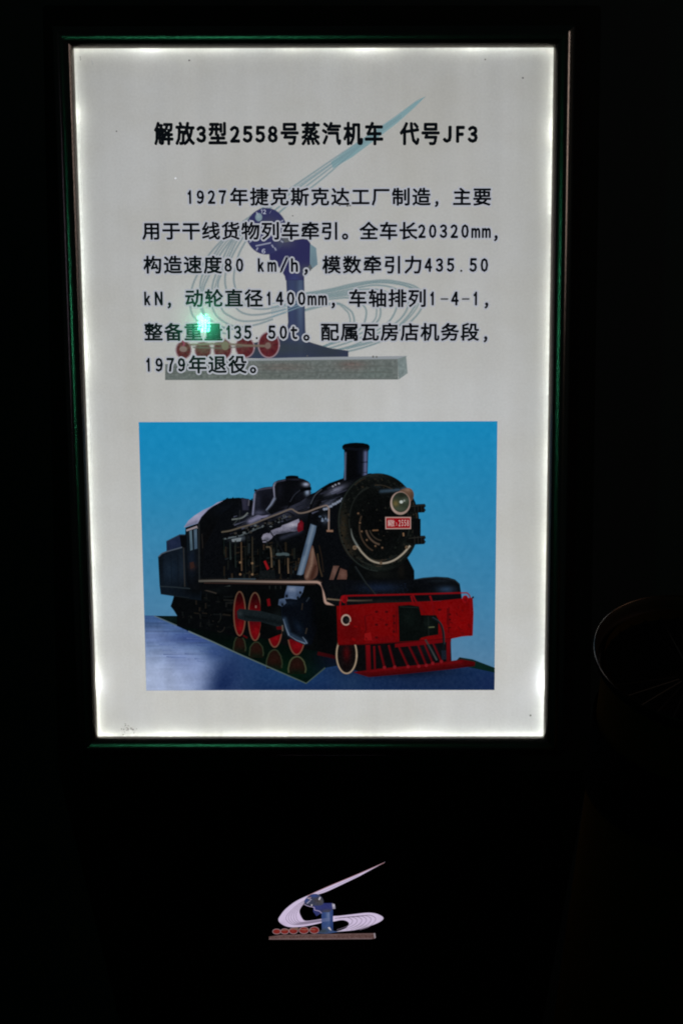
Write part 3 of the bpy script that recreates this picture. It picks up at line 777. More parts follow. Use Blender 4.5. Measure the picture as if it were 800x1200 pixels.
# fittings crowded along the flank
rnd = random.Random(11)
for i in range(150):
    x = rnd.uniform(262, 352); y = rnd.uniform(632, 676); L = rnd.uniform(2, 13)
    c = rnd.choice(((22, 26, 26), (30, 33, 30), (40, 34, 26), (16, 20, 22), (34, 40, 42), (52, 42, 32), (5, 6, 7), (5, 6, 7), (4, 5, 5)))
    if rnd.random() < .68: ink.line([(x, y), (x+rnd.uniform(-.4, .4), min(678, y+L))], rnd.uniform(.7, 2.4), c)
    else: ink.line([(x, y), (x+L, y-L*rnd.uniform(.1, .35))], rnd.uniform(.6, 1.4), c)
for i in range(90):                                  # plates, seams and glints running along the barrel
    t = rnd.random(); x = 266 + t*130; y = 622 - t*40 + rnd.uniform(-16, 10); L = rnd.uniform(3, 16)
    if y < 590 and x < 330: continue
    c = rnd.choice(((44, 46, 60), (60, 62, 80), (24, 26, 34), (7, 8, 10), (7, 8, 10), (90, 94, 116), (34, 34, 40)))
    ink.line(smooth_path([(x, y), (x+L*.5, y-L*.17+rnd.uniform(-.5, .5)), (x+L, y-L*.36)], n=3), rnd.uniform(.5, 1.6), c, taper=(rnd.uniform(.3, 1.6), .3))
ink.poly([(283.5, 583.5), (292, 584), (291.5, 597), (285, 597)], (42, 42, 58), [G(287, 590, 2, 8, (58, 58, 78), .7)], step=1.5, noise=2)
ink.line([(295.8, 583.5), (295.6, 601)], 2.0, (6, 7, 9)); ink.line([(292.3, 585), (291.6, 592)], .8, (110, 108, 120)); ink.line([(281.5, 597), (281, 612)], .8, (44, 46, 50))
# strap of the smokebox, pipes on the flank
ink.line(smooth_path([(400, 562), (386, 568.5), (376, 575), (368, 584), (363, 600), (360, 630)]), 2.6, (7, 8, 10))
ink.line(smooth_path([(364, 590), (369, 580), (377, 572.5)]), .8, (76, 82, 92))
for k in range(9): ink.poly(ell(380+k*2.6, 596.5-k*1.5+random.uniform(-.7, .7), 1.5, 1.2, n=8), (138, 148, 168), step=0)
for k in range(8): ink.poly(ell(379+random.uniform(-5, 6), 607+random.uniform(-3, 4), random.uniform(.5, 1.6), random.uniform(.7, 2.2), n=8), random.choice(((120, 136, 160), (70, 84, 104), (20, 24, 30))), step=0)
for (x, y) in ((393, 567.5), (397, 566), (390, 569.3)): ink.poly(ell(x, y, 1.0, .8, n=8), (150, 152, 166), step=0)
pipe = lambda pts, wd, c, c2=None: ink.line(smooth_path(pts, n=4), wd, c, c2)
pipe([(262, 628.5), (283, 622), (300, 615), (325, 604), (338, 600), (345, 604)], 1.3, (8, 9, 10))
pipe([(262, 631), (284, 626), (300, 619.5), (322, 610.5), (334, 606)], 1.0, (120, 134, 140), (60, 66, 70))
pipe([(313, 612), (317, 622), (325, 634), (332, 646)], 1.6, (18, 20, 24))
for i in range(46):
    t = random.random(); x = 264 + t*76; y = 627 - t*22 + random.uniform(-3, 5)
    ink.poly(ell(x, y, random.uniform(.7, 2), random.uniform(.5, 1.4), n=7), random.choice(((8, 9, 10), (14, 15, 17), (10, 10, 11), (96, 104, 108), (60, 58, 54))), step=0)
pipe([(272, 608), (284, 606), (291, 600)], 1.1, (130, 138, 136)); pipe([(274, 614), (280, 607), (285, 604)], .8, (64, 70, 72))
for x, y0, y1, c in ((283, 634, 668, (104, 82, 62)), (296, 628, 672, (70, 64, 52)), (276, 636, 664, (36, 46, 44)), (290, 626, 650, (24, 28, 28)), (305, 640, 672, (18, 22, 22)), (270, 634, 655, (50, 62, 60)), (318, 646, 664, (116, 96, 74)), (327, 655, 671, (98, 82, 64)), (337.5, 652, 671, (126, 104, 82)), (288, 640, 672, (26, 30, 28)), (263, 630, 650, (24, 36, 34))):
    ink.line(smooth_path([(x, y0), (x+random.uniform(-.5, .5), (y0+y1)/2), (x+.6, y1)], n=3), 1.3, tuple(q*.8 for q in c), c)
    ink.line([(x-1.4, y0), (x-.9, y1)], 1.2, (5, 6, 7))
for (x, y) in ((282, 658), (296, 659), (296, 672), (282, 672)): ink.poly(ell(x, y, 1.1, 1.0, n=8), (130, 104, 78), step=0)
pipe([(312, 640), (317, 641), (318.5, 652)], 1.1, (112, 96, 76))
for dx in (0, 2.5, 6, 9, 11): ink.poly(ell(326+dx, 649+random.uniform(-1, 1), 2.2, 1.4, n=9), (74, 90, 94), step=0); ink.poly(ell(326.5+dx, 651.5, 2.2, 1.1, n=9), (14, 18, 20), step=0)
ink.poly([(309.5, 657), (311.5, 656.2), (315.5, 665), (313.5, 666.5)], (150, 24, 30), step=0)
ink.poly([(349, 613), (353, 609), (355.5, 612), (355, 620), (350, 622.5), (348.5, 620)], (104, 16, 28), [G(352, 615, 2, 3, (134, 28, 42), .8)], step=1.2)
ink.poly([(305, 668), (322, 667), (323, 677), (304, 677)], (20, 24, 26), noise=3, step=1.5)
ink.line([(268, 677.2), (300, 677.5)], .9, (70, 88, 100))
ink.build('boiler', PIC, density=.74)
ink = part('domes')
ink.poly(smooth_path([(295.6, 604), (296.6, 591), (298, 579), (300, 574.5), (303, 572.6), (310, 570.6), (319, 569.6), (322, 570), (324, 596), (310, 603), (302, 602)], closed=True, n=4), (22, 24, 34),
   [S([(296.6, 602), (298, 588), (299, 578)], 1.2, (150, 152, 180), .95), S([(299, 576), (303, 573.4), (319, 570.6)], 1.2, (84, 86, 112), .8), G(312, 588, 8, 9, (14, 15, 22), .9), G(303, 586, 3, 10, (44, 46, 62), .6), G(304, 600, 7, 3, (96, 98, 124), .6)], step=1.0, noise=2.2)
ink.poly([(298.2, 574.5), (299, 572.2), (301.4, 573.2), (300.6, 575)], (20, 24, 32), step=0)
ink.line([(301, 575.5), (310, 573.2), (319, 572.4)], .6, (8, 9, 12))
ink.build('sand_dome', PIC, density=.8)
ink = part('dome')
ink.poly([(311.5, 597), (317, 590), (321.6, 581.5), (320.6, 572), (320.2, 567), (322, 564.4), (326, 562.4), (334.8, 560.6), (335.2, 558), (341, 557), (349, 557.4), (350, 559.4), (356, 561), (361, 563.6), (363.6, 566.6), (364, 578.5), (352, 587), (330, 597), (318, 602)], (9, 10, 14),
   [S([(312.5, 596), (318, 590), (322, 583.5)], 1.7, (128, 138, 162), .95), S([(321.6, 581), (320.9, 569), (323, 565)], 1.1, (156, 158, 184), .95), S([(323.5, 564.2), (334, 561.8)], 1.0, (86, 88, 112), .8), G(328, 574, 4, 9, (22, 23, 32), .8), G(346, 561, 10, 1.2, (44, 46, 62), .7),
    G(358.5, 566.8, 4.4, 2.4, (176, 186, 212), .95), G(360, 576, 3.2, 4.2, (150, 168, 196), .95), G(350, 578, 6, 8, (18, 20, 28), .7), G(340, 594, 8, 2, (58, 60, 78), .6)], step=1.0, noise=2.0)
ink.poly(ell(342.4, 558.2, 7.2, 1.5, n=20), (5, 6, 9), step=0)
ink.line([(322, 566.8), (328, 564.4), (340, 563), (350, 563.4)], .7, (6, 7, 10))
ink.poly([(350, 574.5), (353, 572.4), (357, 571), (364.6, 570.2), (364.8, 573.2), (358, 574.2), (353, 575.4)], (4, 5, 7), step=0)
ink.line(smooth_path([(353, 574), (346, 580), (341, 588), (337, 596)]), 1.2, (5, 6, 8)); ink.line(smooth_path([(352, 573.4), (345, 579.4), (340, 587.4)]), .6, (52, 56, 68))
ink.build('steam_dome', PIC, density=.85)
# chimney
ink = part('chimney')
ink.poly([(402, 563.5), (403.5, 548), (403.4, 527), (401.2, 524.8), (401.2, 522), (403.5, 520), (410, 518.8), (417, 518.3), (425, 518.8), (430.5, 520), (432.6, 522), (432.6, 525.2), (431, 528), (430.2, 555.5), (424, 557.5), (413, 560.5)], (7, 8, 12),
   [S([(404, 561), (404.6, 530)], 1.1, (120, 132, 166), .85), S([(427.6, 555), (428, 530)], 3.0, (104, 116, 158), .95), S([(422, 552), (422, 530)], 3.2, (18, 22, 34), .8), S([(403, 524.5), (417, 526), (431, 525)], .9, (36, 42, 58), .8)], step=1.1, noise=1.5)
ink.line([(423, 541.2), (430.6, 540.6)], 1.0, (5, 6, 9)); ink.line([(424, 553.3), (430.2, 552.6)], .8, (20, 24, 34))
ink.line(smooth_path([(402, 523.2), (410, 525.3), (418, 525.8), (426, 525.2), (432, 523.4)]), 1.0, (4, 5, 8))
ink.build('chimney', PIC, density=.74)
# long handrail
ink = part('handrail')
ink.line(smooth_path(zp(260, 540, 5.714, [(0,472),(60,462),(130,440),(215,415),(300,380),(380,350),(460,319),(490,332),(520,345),(570,338),(630,315),(690,295),(708,300),(716,320),(716,360),(715,460)]), n=5), 1.35, (104, 96, 82), (160, 138, 128))
ink.poly([(383, 620.2), (390, 620.4), (390, 622.2), (383, 622)], (146, 112, 92), step=0)
ink.build('handrail', PIC, density=.74)
# struts and copper pipes by the smokebox
ink = part('strut')
ink.poly(zp(260, 540, 5.714, [(595,418),(632,432),(625,470),(545,750),(530,758),(505,755)]), (94, 118, 146), [S(zp(260,540,5.714,[(612,430),(570,590),(525,750)]), 2.2, (158, 180, 204), .8), S(zp(260,540,5.714,[(560,560),(545,620)]), 2.5, (70, 92, 120), .6)], step=1.2, noise=2)
ink.build('smokebox_strut', PIC, density=.5)
ink = part('copper')
ink.poly(smooth_path(zp(260, 540, 5.714, [(603,562),(618,610),(640,700),(636,760),(600,790),(560,788),(556,740),(575,670)]), closed=True, n=3), (124, 88, 76), [S(zp(260,540,5.714,[(610,590),(600,690),(570,770)]), 2.2, (196, 160, 140), .85), S(zp(260,540,5.714,[(625,700),(600,780)]), 2.4, (84, 50, 40), .8)], step=1.3, noise=4)
ink.poly(zp(370, 510, 5.714, [(118,870),(155,870),(118,960),(92,960)]), (126, 92, 82), [G(392, 668, 3, 6, (170, 130, 118), .7)], step=1.2, noise=3)
ink.poly(zp(370, 510, 5.714, [(165,885),(205,900),(212,958),(142,958)]), (122, 84, 74), [G(402, 672, 4, 6, (166, 122, 108), .8)], step=1.2, noise=3)
ink.line(smooth_path(zp(260, 540, 5.714, [(640,615),(652,700),(672,770)])), 1.4, (96, 78, 58)); ink.line(smooth_path(zp(260, 540, 5.714, [(650,560),(668,640),(680,740)])), 1.0, (60, 48, 38))
ink.build('copper_pipe', PIC, density=.38)
# smokebox front
ink = part('smokebox')
ink.poly([(430, 640), (472, 645), (478, 655), (484.6, 667.5), (484.8, 678), (484, 686), (404, 686), (410, 662)], (9, 11, 12), [G(445, 672, 14, 5, (24, 26, 24), .7), G(470, 668, 4, 8, (34, 30, 24), .5)], noise=1.5)
fr_ = ell(443, 611.4, 47.4, 57.4, n=64, tilt=-3)
ink.poly(fr_, (16, 19, 18), [G(443, 611, 34, 42, (7, 8, 9), 1.0), G(402, 618, 5, 22, (52, 45, 34), .9), G(408, 645, 8, 12, (54, 46, 36), .7), G(440, 664, 16, 4, (36, 44, 40), .7), G(440, 558, 16, 4, (30, 36, 36), .6), G(478, 640, 6, 10, (28, 36, 34), .6),
    S([(446, 575), (470, 573), (476, 570)], 2.0, (72, 100, 124), .7), G(443, 569, 6, 2, (38, 50, 56), .6)], step=1.6, noise=2.6)
ink.ring(443.5, 611.4, 46.6, 56.6, .8, (44, 52, 50), 95, 280, tilt=-3)
ink.ring(445, 611, 36, 45, .8, (36, 40, 38), 60, 250, tilt=-3)
for k in range(34):
    a = math.radians(k*360/34); ink.poly(ell(443.2+41.5*math.cos(a), 611.4+51*math.sin(a), .8, .9, n=7), random.choice(((30, 32, 28), (44, 42, 36), (24, 28, 26))), step=0)
for i in range(170):
    a = rnd.uniform(0, 2*math.pi); q = math.sqrt(rnd.uniform(.55, .98)) if rnd.random() < .75 else rnd.random()
    x, y = 443 + 46*q*math.cos(a), 611.4 + 56*q*math.sin(a)
    c = rnd.choice(((28, 32, 28), (40, 36, 29), (22, 25, 24), (8, 9, 10), (33, 33, 29), (10, 11, 12)))
    ink.poly(ell(x, y, rnd.uniform(.4, 1.5), rnd.uniform(.4, 1.2), n=6, tilt=rnd.uniform(0, 90)), c, step=0)
for i in range(26):
    a0 = rnd.uniform(0, 360); q = rnd.choice((.97, .94, .9, .78, .76, .6))
    ink.ring(443, 611.4, 46.5*q, 56.5*q, rnd.uniform(.4, 1.1), rnd.choice(((40, 44, 40), (28, 32, 32), (60, 52, 42), (8, 9, 9))), a0, a0+rnd.uniform(8, 40), n=8, tilt=-3)
# inner door with coppery rim
ink.ring(446, 616, 25, 30, 1.4, (70, 57, 46), 112, 205); ink.ring(448, 614, 20, 23, 1.8, (92, 76, 64), 100, 165); ink.ring(448, 614, 16, 18, 1.0, (66, 58, 50), 95, 160)
ink.line(smooth_path([(411, 618), (413, 628), (419, 639)]), 1.3, (118, 124, 120), taper=(.3, 2.2))
for (x, y) in ((420, 601), (422, 612), (424, 622), (430, 632), (440, 639), (448, 641)): ink.poly(ell(x, y, 1.7, 2.0, n=9), (24, 20, 17), step=0); ink.poly(ell(x-.5, y-.6, .8, .8, n=7), (112, 88, 68), step=0)
ink.line([(436, 620.3), (443, 620)], 1.2, (130, 96, 68)); ink.line([(472, 623), (472.4, 627)], 1.2, (160, 124, 92))
ink.poly([(484, 606), (492, 607), (492, 630), (484, 634)], (9, 11, 13), step=0)
# hinges on the right
for (x, y) in ((484, 594), (484, 631)):
    ink.poly([(x-8, y-2), (x+4, y-4), (x+13, y-4.5), (x+14, y-2), (x+12, y), (x+14, y+2.5), (x+12, y+5), (x+2, y+5.5), (x-8, y+3)], (12, 13, 13), noise=2, step=1.5)
    for d in (1, 5, 9, 12): ink.line([(x+d, y-4.5), (x+d+.4, y+5)], .8, (38, 38, 36))
    ink.line([(x-6, y-1.5), (x+13, y-3.5)], .6, (52, 52, 48))
# curved grab rail
ink.line(smooth_path([(415, 640), (419, 639.4), (424, 646), (434, 655), (447, 658.6), (460, 655.6), (471, 648), (480, 638)]), 1.8, (162, 152, 136), (190, 178, 160))
for (x, y, r) in ((415.5, 640.3, 2.2), (476, 640, 1.6), (446, 658.3, 1.4)): ink.poly(ell(x, y, r, r, n=12), (120, 100, 80), [G(x, y, 1, 1, (70, 58, 44), .8)], step=1)
ink.build('smokebox', PIC, density=.74)
# headlight
ink = part('headlight')
ink.poly(smooth_path([(467, 576), (474, 571.5), (480, 571.5), (483.6, 576), (483.6, 582), (480, 586.5), (477.6, 585)], closed=True, n=4), (108, 82, 66), [G(477, 573, 4, 2, (150, 118, 100), .8), G(482, 581, 2, 4, (78, 60, 48), .8)], step=1.2, noise=2)
ink.poly(ell(468.6, 588.4, 11.4, 13.2, n=40), (174, 148, 138), [G(461, 590, 4, 9, (204, 184, 174), .7), G(476, 580, 4, 6, (146, 116, 104), .8)], step=1.4, noise=2)
ink.poly(ell(469.0, 587.4, 9.8, 11.4, n=36), (52, 60, 48), [G(463, 589, 4, 4, (120, 104, 62), .9), G(474, 585, 4, 3, (84, 96, 84), .8), G(468, 595, 7, 3, (76, 86, 70), .7), G(470, 579, 6, 3, (30, 34, 28), .8)], step=1.1, noise=2)
ink.poly(ell(469.6, 587, 1.7, 1.5, n=12), (206, 214, 208), step=0); ink.poly(ell(473, 585.6, 1, .9, n=10), (150, 158, 150), step=0)
ink.build('headlight', PIC, density=.74)
# number plate
ink = part('plate')
ink.poly([(451.2, 604.8), (480.7, 604.8), (480.7, 618.3), (451.4, 618.5)], (196, 160, 152), step=0)
ink.poly([(452.4, 606), (479.6, 606), (479.6, 617.2), (452.5, 617.3)], (160, 12, 26), step=3, noise=2)
lf = SHEET.lift(); PC = (216, 184, 180)
put_char(ink, '解', 456.0, 611.8, 3.9, 7.6, .08, PC, lf); put_char(ink, '放', 459.8, 611.8, 3.7, 7.6, .08, PC, lf)
put_char(ink, '3', 463.9, 612.8, 0, 0, .0, PC, lf, fit=(1.6, 3.6))
for i, c in enumerate('2558'): put_char(ink, c, 467.6+i*3.25, 611.6, 0, 0, .14, PC, lf, fit=(2.1, 7.4))
ink.build('number_plate', PIC, density=.74)
# running board
ink = part('board')
ink.line(smooth_path([(233.7, 679.3), (260, 679), (300, 679.8), (340, 680.4), (366, 680.4), (373, 681), (377.5, 684.5), (379.4, 690), (380.4, 698), (382, 704.3), (387, 705.5), (397, 706)], n=5), 3, grad(234, 0, (92, 90, 84), 385, 0, (190, 156, 142)), taper=(2.2, 3.6))
ink.line([(240, 681.5), (330, 682.6), (370, 683)], 1.0, (60, 42, 38))
ink.build('running_board', PIC, density=.74)
# front deck
ink = part('deck')
ink.poly([(376, 682), (381, 679), (402, 678), (417, 678.5), (440, 678), (482, 678), (495, 675.6), (510, 674.4), (524, 675.2), (532, 677.6), (537.5, 682.5), (539, 692.5), (540, 701), (395, 709), (383, 703), (380, 692)], (11, 13, 17),
   [G(445, 687, 24, 5, (24, 36, 58), .9), G(522, 689, 10, 4, (46, 68, 96), .85), G(515, 679, 14, 2.2, (30, 38, 46), .6), G(485, 690, 8, 8, BK, .9), G(392, 688, 8, 8, (14, 17, 19), .9), G(450, 703, 50, 2, (36, 36, 32), .6)], step=1.6, noise=2)
for k in range(60): ink.poly(ell(random.uniform(420, 478), random.uniform(682, 694), .45, .4, n=6), (24, 33, 50), step=0)
ink.line(smooth_path([(383, 700), (400, 701.5), (420, 702), (436, 701.5)]), 1.4, (132, 116, 96), (56, 50, 44))
ink.line([(415, 662), (428, 682), (440, 696)], 1.5, (18, 22, 24)); ink.line([(416.2, 662), (429, 682), (441, 696)], .5, (52, 60, 62)); ink.line([(474, 664), (486, 680)], 1.3, (9, 11, 12))
ink.line(smooth_path([(484, 677.6), (510, 675), (530, 677.8), (537.4, 683)]), .7, (44, 54, 62))
ink.build('front_deck', PIC, density=.74)
# cow catcher with footboard
ink = part('cow')
ink.poly([(408, 752), (527, 745), (528, 774), (470, 783), (424, 787), (404, 776)], (12, 12, 14), [G(500, 760, 20, 10, (18, 24, 30), .6)], noise=1.5)
wheel(406, 765, 12, 22.4, front=True)
ink.poly([(414, 785.5), (440, 782), (500, 776.5), (540, 770.8), (555.4, 773.8), (555, 778), (530, 781.4), (470, 787.5), (432, 791)], (84, 8, 12), [S([(416, 786), (540, 773)], 1.4, (130, 14, 20), .6), S([(432, 790.6), (555, 777.5)], 1.3, (60, 8, 12), .8), G(425, 787, 8, 3, (70, 8, 14), .7)], step=1.6, noise=2)
z5 = lambda pts: zp(380, 670, 4, pts)
for a, b, wd in (((203,335),(207,455),5.2), ((578,305),(578,412),4.4), ((232,340),(236,452),2)): ink.line(z5([a, b]), wd, (116, 10, 18), (92, 10, 16))
for a, b in (((255,338),(280,440)), ((300,335),(328,438)), ((343,332),(390,436)), ((390,330),(440,434)), ((433,325),(475,430)), ((462,318),(505,420)), ((500,312),(545,412))):
    ink.line(z5([a, b]), 2.0, (112, 12, 20), (96, 10, 16)); ink.line(z5([(a[0]+4, a[1]), (b[0]+5, b[1])]), .8, (60, 8, 14))
    ink.poly(ell(380+b[0]/4, 670+b[1]/4, 1.7, 1.7, n=9), (132, 26, 34), step=0)
ink.poly(z5([(330,330),(590,302),(590,318),(440,335),(330,345)]), (110, 9, 16), step=2)
ink.build('cow_catcher', PIC, density=.74)
# buffer beam
ink = part('beam')
ink.poly([(394.6, 708.5), (440, 705.4), (480, 704), (515, 702.4), (552.6, 698.5), (553.5, 716), (552.6, 742.6), (540, 743.6), (528, 746.2), (480, 749.5), (430, 752.6), (396, 753.6)], (122, 8, 10),
   [G(402, 735, 14, 20, (98, 7, 10), .8), G(415, 740, 12, 18, (84, 7, 9), .6), G(440, 718, 16, 9, (126, 10, 13), .7), G(540, 730, 12, 16, (142, 8, 10), .8), G(450, 748, 30, 4, (110, 8, 14), .8), G(515, 741, 16, 4, (112, 8, 14), .8), G(520, 718, 12, 14, (142, 10, 14), .7), G(470, 712, 8, 6, (90, 10, 14), .7)], step=1.7, noise=3)
ink.line([(396, 753.4), (430, 752.4), (480, 749.3), (528, 746)], .8, (72, 6, 10))
for x, y in ((440.8, 715), (452.5, 715), (440.8, 730), (452.5, 730), (440.8, 745), (452.5, 745), (514, 712.5), (508, 722)): ink.poly(ell(x, y, 1.7, 1.1, n=10), (72, 8, 12), step=0)
ink.line(smooth_path([(427, 720), (428.5, 735), (426, 746)]), 1.6, (92, 8, 12)); ink.line([(427, 720), (436, 718)], 1.0, (96, 8, 12))
for x, y0, y1 in ((461, 718, 745), (464, 714, 740), (525, 710, 740), (523.5, 711, 730)): ink.line([(x, y0), (x-.3, y1)], 1.6, (88, 8, 12))
for x, y in ((461, 720), (461.5, 728), (461, 738), (526, 718), (526, 724), (526, 733)): ink.poly(ell(x, y, 1.3, 1.0, n=8), (72, 8, 10), step=0)
ink.poly(z5([(188,282),(215,276),(222,312),(188,312)]), (146, 20, 22), step=1.5)
ink.poly(ell(405.3, 724.4, 5.4, 6.2, n=28), (190, 164, 150), step=0); ink.poly(ell(405.4, 724.5, 4.0, 4.6, n=24), (18, 18, 20), [G(407, 725, 2, 2, (50, 46, 44), .8)], step=1.2)
for i in range(60):
    x, y = rnd.uniform(397, 550), rnd.uniform(708, 748)
    if y > 753 - (x-396)*.07: continue
    ink.poly(ell(x, y, rnd.uniform(.5, 3), rnd.uniform(.4, 1.4), n=7, tilt=rnd.uniform(0, 90)), rnd.choice(((112, 8, 11), (104, 7, 10), (128, 9, 11), (116, 8, 10))), step=0)
# rail along the top with its posts
ink.line(smooth_path([(398, 724), (398.6, 706), (400, 699), (405, 696.4), (440, 695.5), (500, 694), (540, 692.8), (547, 693.6), (550, 700), (550, 717)], n=5), 1.5, (146, 12, 20), (140, 12, 18))
for x in (403.5, 544): ink.poly(ell(x, 700, 3.4, 4.2, n=14), (150, 14, 22), [G(x, 701, 1.6, 2, (92, 8, 14), .8)], step=1.3); ink.line([(x+1, 696), (x+2, 708)], 1.2, (110, 10, 16))
for a, b, c in (((483,695),(487,703),(497,716)), ((503,696),(506,706),(508,720)), ((481,696),(484,706),(489,714))): ink.line(smooth_path([a, b, c]), 1.7, (146, 14, 22), (104, 10, 16))
ink.line([(552, 697.6), (554, 698.4)], 2.2, (22, 20, 22))
ink.build('buffer_beam', PIC, density=.74)
ink = part('coupler')
ink.poly(z5([(345,152),(395,148),(440,155),(450,195),(520,196),(530,215),(530,285),(480,292),(450,300),(440,312),(350,318)]), (9, 14, 13), [G(478, 722, 8, 10, (16, 24, 22), .8), G(500, 728, 8, 8, (18, 26, 24), .8), G(494, 722, 2, 10, (6, 8, 8), .9)], step=1.6, noise=1.8)
ink.line(z5([(484,252),(513,250)]), .9, (108, 116, 84)); ink.line(z5([(484,200),(486,290)]), .8, (28, 36, 34)); ink.line(z5([(352,156),(438,160)]), .7, (34, 42, 40))
ink.line(smooth_path(z5([(500,205),(535,228),(552,270),(556,330),(554,385)])), 2.8, (16, 22, 26)); ink.line(smooth_path(z5([(504,204),(539,228),(556,270),(560,330)])), .7, (48, 60, 66))
ink.line(z5([(470,308),(500,360),(524,405)]), 1.8, (46, 54, 56), (70, 78, 78)); ink.poly(z5([(545,360),(566,360),(568,400),(548,402)]), (26, 34, 46), step=0)
ink.build('coupler', PIC, density=.74)

# ------------------------------------------------------------------ glowing emblem on the stand's foot
EM = empty('lit_emblem', None, None); EM.parent = stand
E1 = lambda pts: zp(305, 1000, 10, pts)
E2 = lambda pts: zp(375, 1000, 9.412, pts)
LIL = (212, 196, 226)
FOOT.k = 10
ink = Ink(FOOT, .3)
outer = smooth_path([(451.6, 1010), (420, 1024), (385, 1038.6), (364, 1048), (347, 1056), (335, 1065), (328.5, 1073), (326.3, 1077.5), (328.5, 1081.5), (335, 1085.2), (344, 1086.4), (359, 1085), (377.4, 1081)], n=5)
inner = smooth_path([(377.4, 1076.8), (366, 1078.6), (357, 1079), (352.8, 1074.5), (350.6, 1068), (353, 1062.5), (356, 1058.5), (361, 1054), (371, 1048.6), (385, 1043.6), (420, 1027)], n=5)
ink.poly(outer + inner, LIL, [G(440, 1015, 14, 8, (176, 160, 182), .6), G(330, 1083, 6, 4, (190, 172, 204), .6), G(356, 1082, 8, 3, (196, 176, 208), .6)], step=1.3, noise=2)
for k in range(5):
    t = (k+1)/6
    L = [(366+4*t, 1049.6+1.5*t), (350+8*t, 1058+1*t), (338+12.5*t, 1068), (332+18*t, 1076.5-2*t), (339+14*t, 1083.6-4*t), (352+8*t, 1084-4.6*t), (377, 1080.2-3*t)]
    ink.line(smooth_path(L), .7, (132, 120, 142), taper=(.3, .8))
ink.poly(smooth_path([(386.4, 1074.4), (398, 1073.2), (412, 1071.6), (428, 1069.8), (437, 1070), (444, 1072), (448.9, 1075.6), (445.5, 1079.6), (435, 1084.3), (419.6, 1089), (399, 1091.4), (391, 1092.4), (394, 1091.4), (401, 1089.6), (406.9, 1086.2), (408.9, 1082), (405.8, 1079), (399.4, 1078), (386.4, 1080)], closed=True, n=4), LIL,
   [G(430, 1086, 14, 2, (170, 160, 176), .6), G(392, 1092, 8, 2, (110, 112, 118), .8), G(447, 1077, 3, 4, (196, 184, 208), .5)], step=1.3, noise=2)
for k in range(6):
    xr = 412.5 + k*5.4
    L = [(392+k*5, 1076.2-k*.4), (xr-7, 1074.8-k*.5), (xr, 1078-k*.5), (xr-1, 1082.2-k*.4), (xr-8, 1086.2), (xr-18, 1089.6)]
    ink.line(smooth_path(L), .7, (128, 116, 136), taper=(.8, .4))
ink.line(smooth_path([(360, 1049.8), (385, 1038.6), (420, 1024), (450, 1010.8)]), .5, (176, 126, 128))
ink.line(smooth_path([(372, 1047), (385, 1041.4), (420, 1025.6)]), .5, (150, 136, 170))
ink.build('light_ribbon', EM, density=.92)
ink = Ink(FOOT, .3)
ink.poly(E1([(720,660),(718,760),(720,900),(690,935),(830,935),(850,900),(850,660)]), (46, 66, 118), [G(379, 1075, 2, 12, (64, 84, 138), .8), G(384, 1072, 3, 8, (96, 112, 152), .7), G(380, 1089, 6, 4, (40, 48, 58), .9)], step=1.3, noise=3)
ink.poly(E2([(15,640),(103,650),(110,810),(125,850),(200,865),(70,885),(-30,880),(20,840)]), (62, 84, 132), [G(378, 1075, 3, 14, (50, 70, 124), .8), G(385, 1072, 2.4, 6, (118, 132, 168), .8), G(378, 1091, 8, 3, (58, 66, 72), .9)], step=1.3, noise=3)
for j in range(4): ink.line(E2([(14,725+j*9),(108,712+j*9)]), .5, (112, 122, 162))
ink.poly(E2([(-75,550),(130,548),(140,575),(135,615),(100,645),(25,648),(-40,690),(-75,640)]), (50, 56, 112), [G(384, 1068, 8, 2.4, (72, 72, 78), .95), G(372, 1062, 5, 4, (52, 60, 118), .8)], step=1.3, noise=3)
ink.poly(E2([(130,550),(160,560),(168,608),(138,612)]), (150, 146, 166), [G(391, 1061, 1.6, 1.6, (214, 208, 220), .9)], step=1)
ink.poly(E1(smooth_path([(515,580),(540,520),(600,480),(660,475),(700,495),(735,540),(735,590),(690,610),(600,605)], closed=True, n=3)), (62, 66, 86), [G(368, 1049.5, 5, 2, (50, 72, 142), .9), G(359, 1055, 3, 3, (60, 78, 142), .9), G(375, 1056, 4, 3, (84, 80, 78), .9), G(371, 1055, 3, 3, (72, 66, 72), .8)], step=1.1, noise=5)
ink.line(E1([(545,520),(600,540),(575,560),(545,585)]), .9, (176, 170, 194)); ink.line(E1([(560,520),(595,515)]), .9, (168, 134, 148))
for (x, y) in ((690, 535), (602, 605), (698, 520)): ink.poly(ell(305+x/10, 1000+y/10, .8, 1.0, n=8), (196, 190, 200), step=0)
ink.line(smooth_path(E1([(515,595),(560,615),(630,632),(635,660),(690,675),(718,700)])), .8, (176, 164, 200))
ink.poly(E2([(85,815),(105,812),(125,850),(100,835)]), (206, 200, 206), step=0)
ink.build('pillar', EM, density=.85)
ink = Ink(FOOT, .3)
ink.poly([(315.2, 1097.4), (330, 1095.4), (378, 1094.4), (439, 1093.4), (438.9, 1099.6), (434.5, 1100.2), (380, 1100.6), (315.2, 1100.8)], (112, 84, 80), [S([(315, 1100.2), (436, 1099.8)], .8, (150, 130, 136), .7), S([(318, 1096), (436, 1094)], .7, (140, 118, 120), .6)], step=1.3, noise=9)
ink.poly([(437.5, 1093.6), (439.3, 1093.4), (440, 1098.4), (438.6, 1099.6)], (176, 162, 170), step=0)
ink.build('plinth', EM, density=.62)
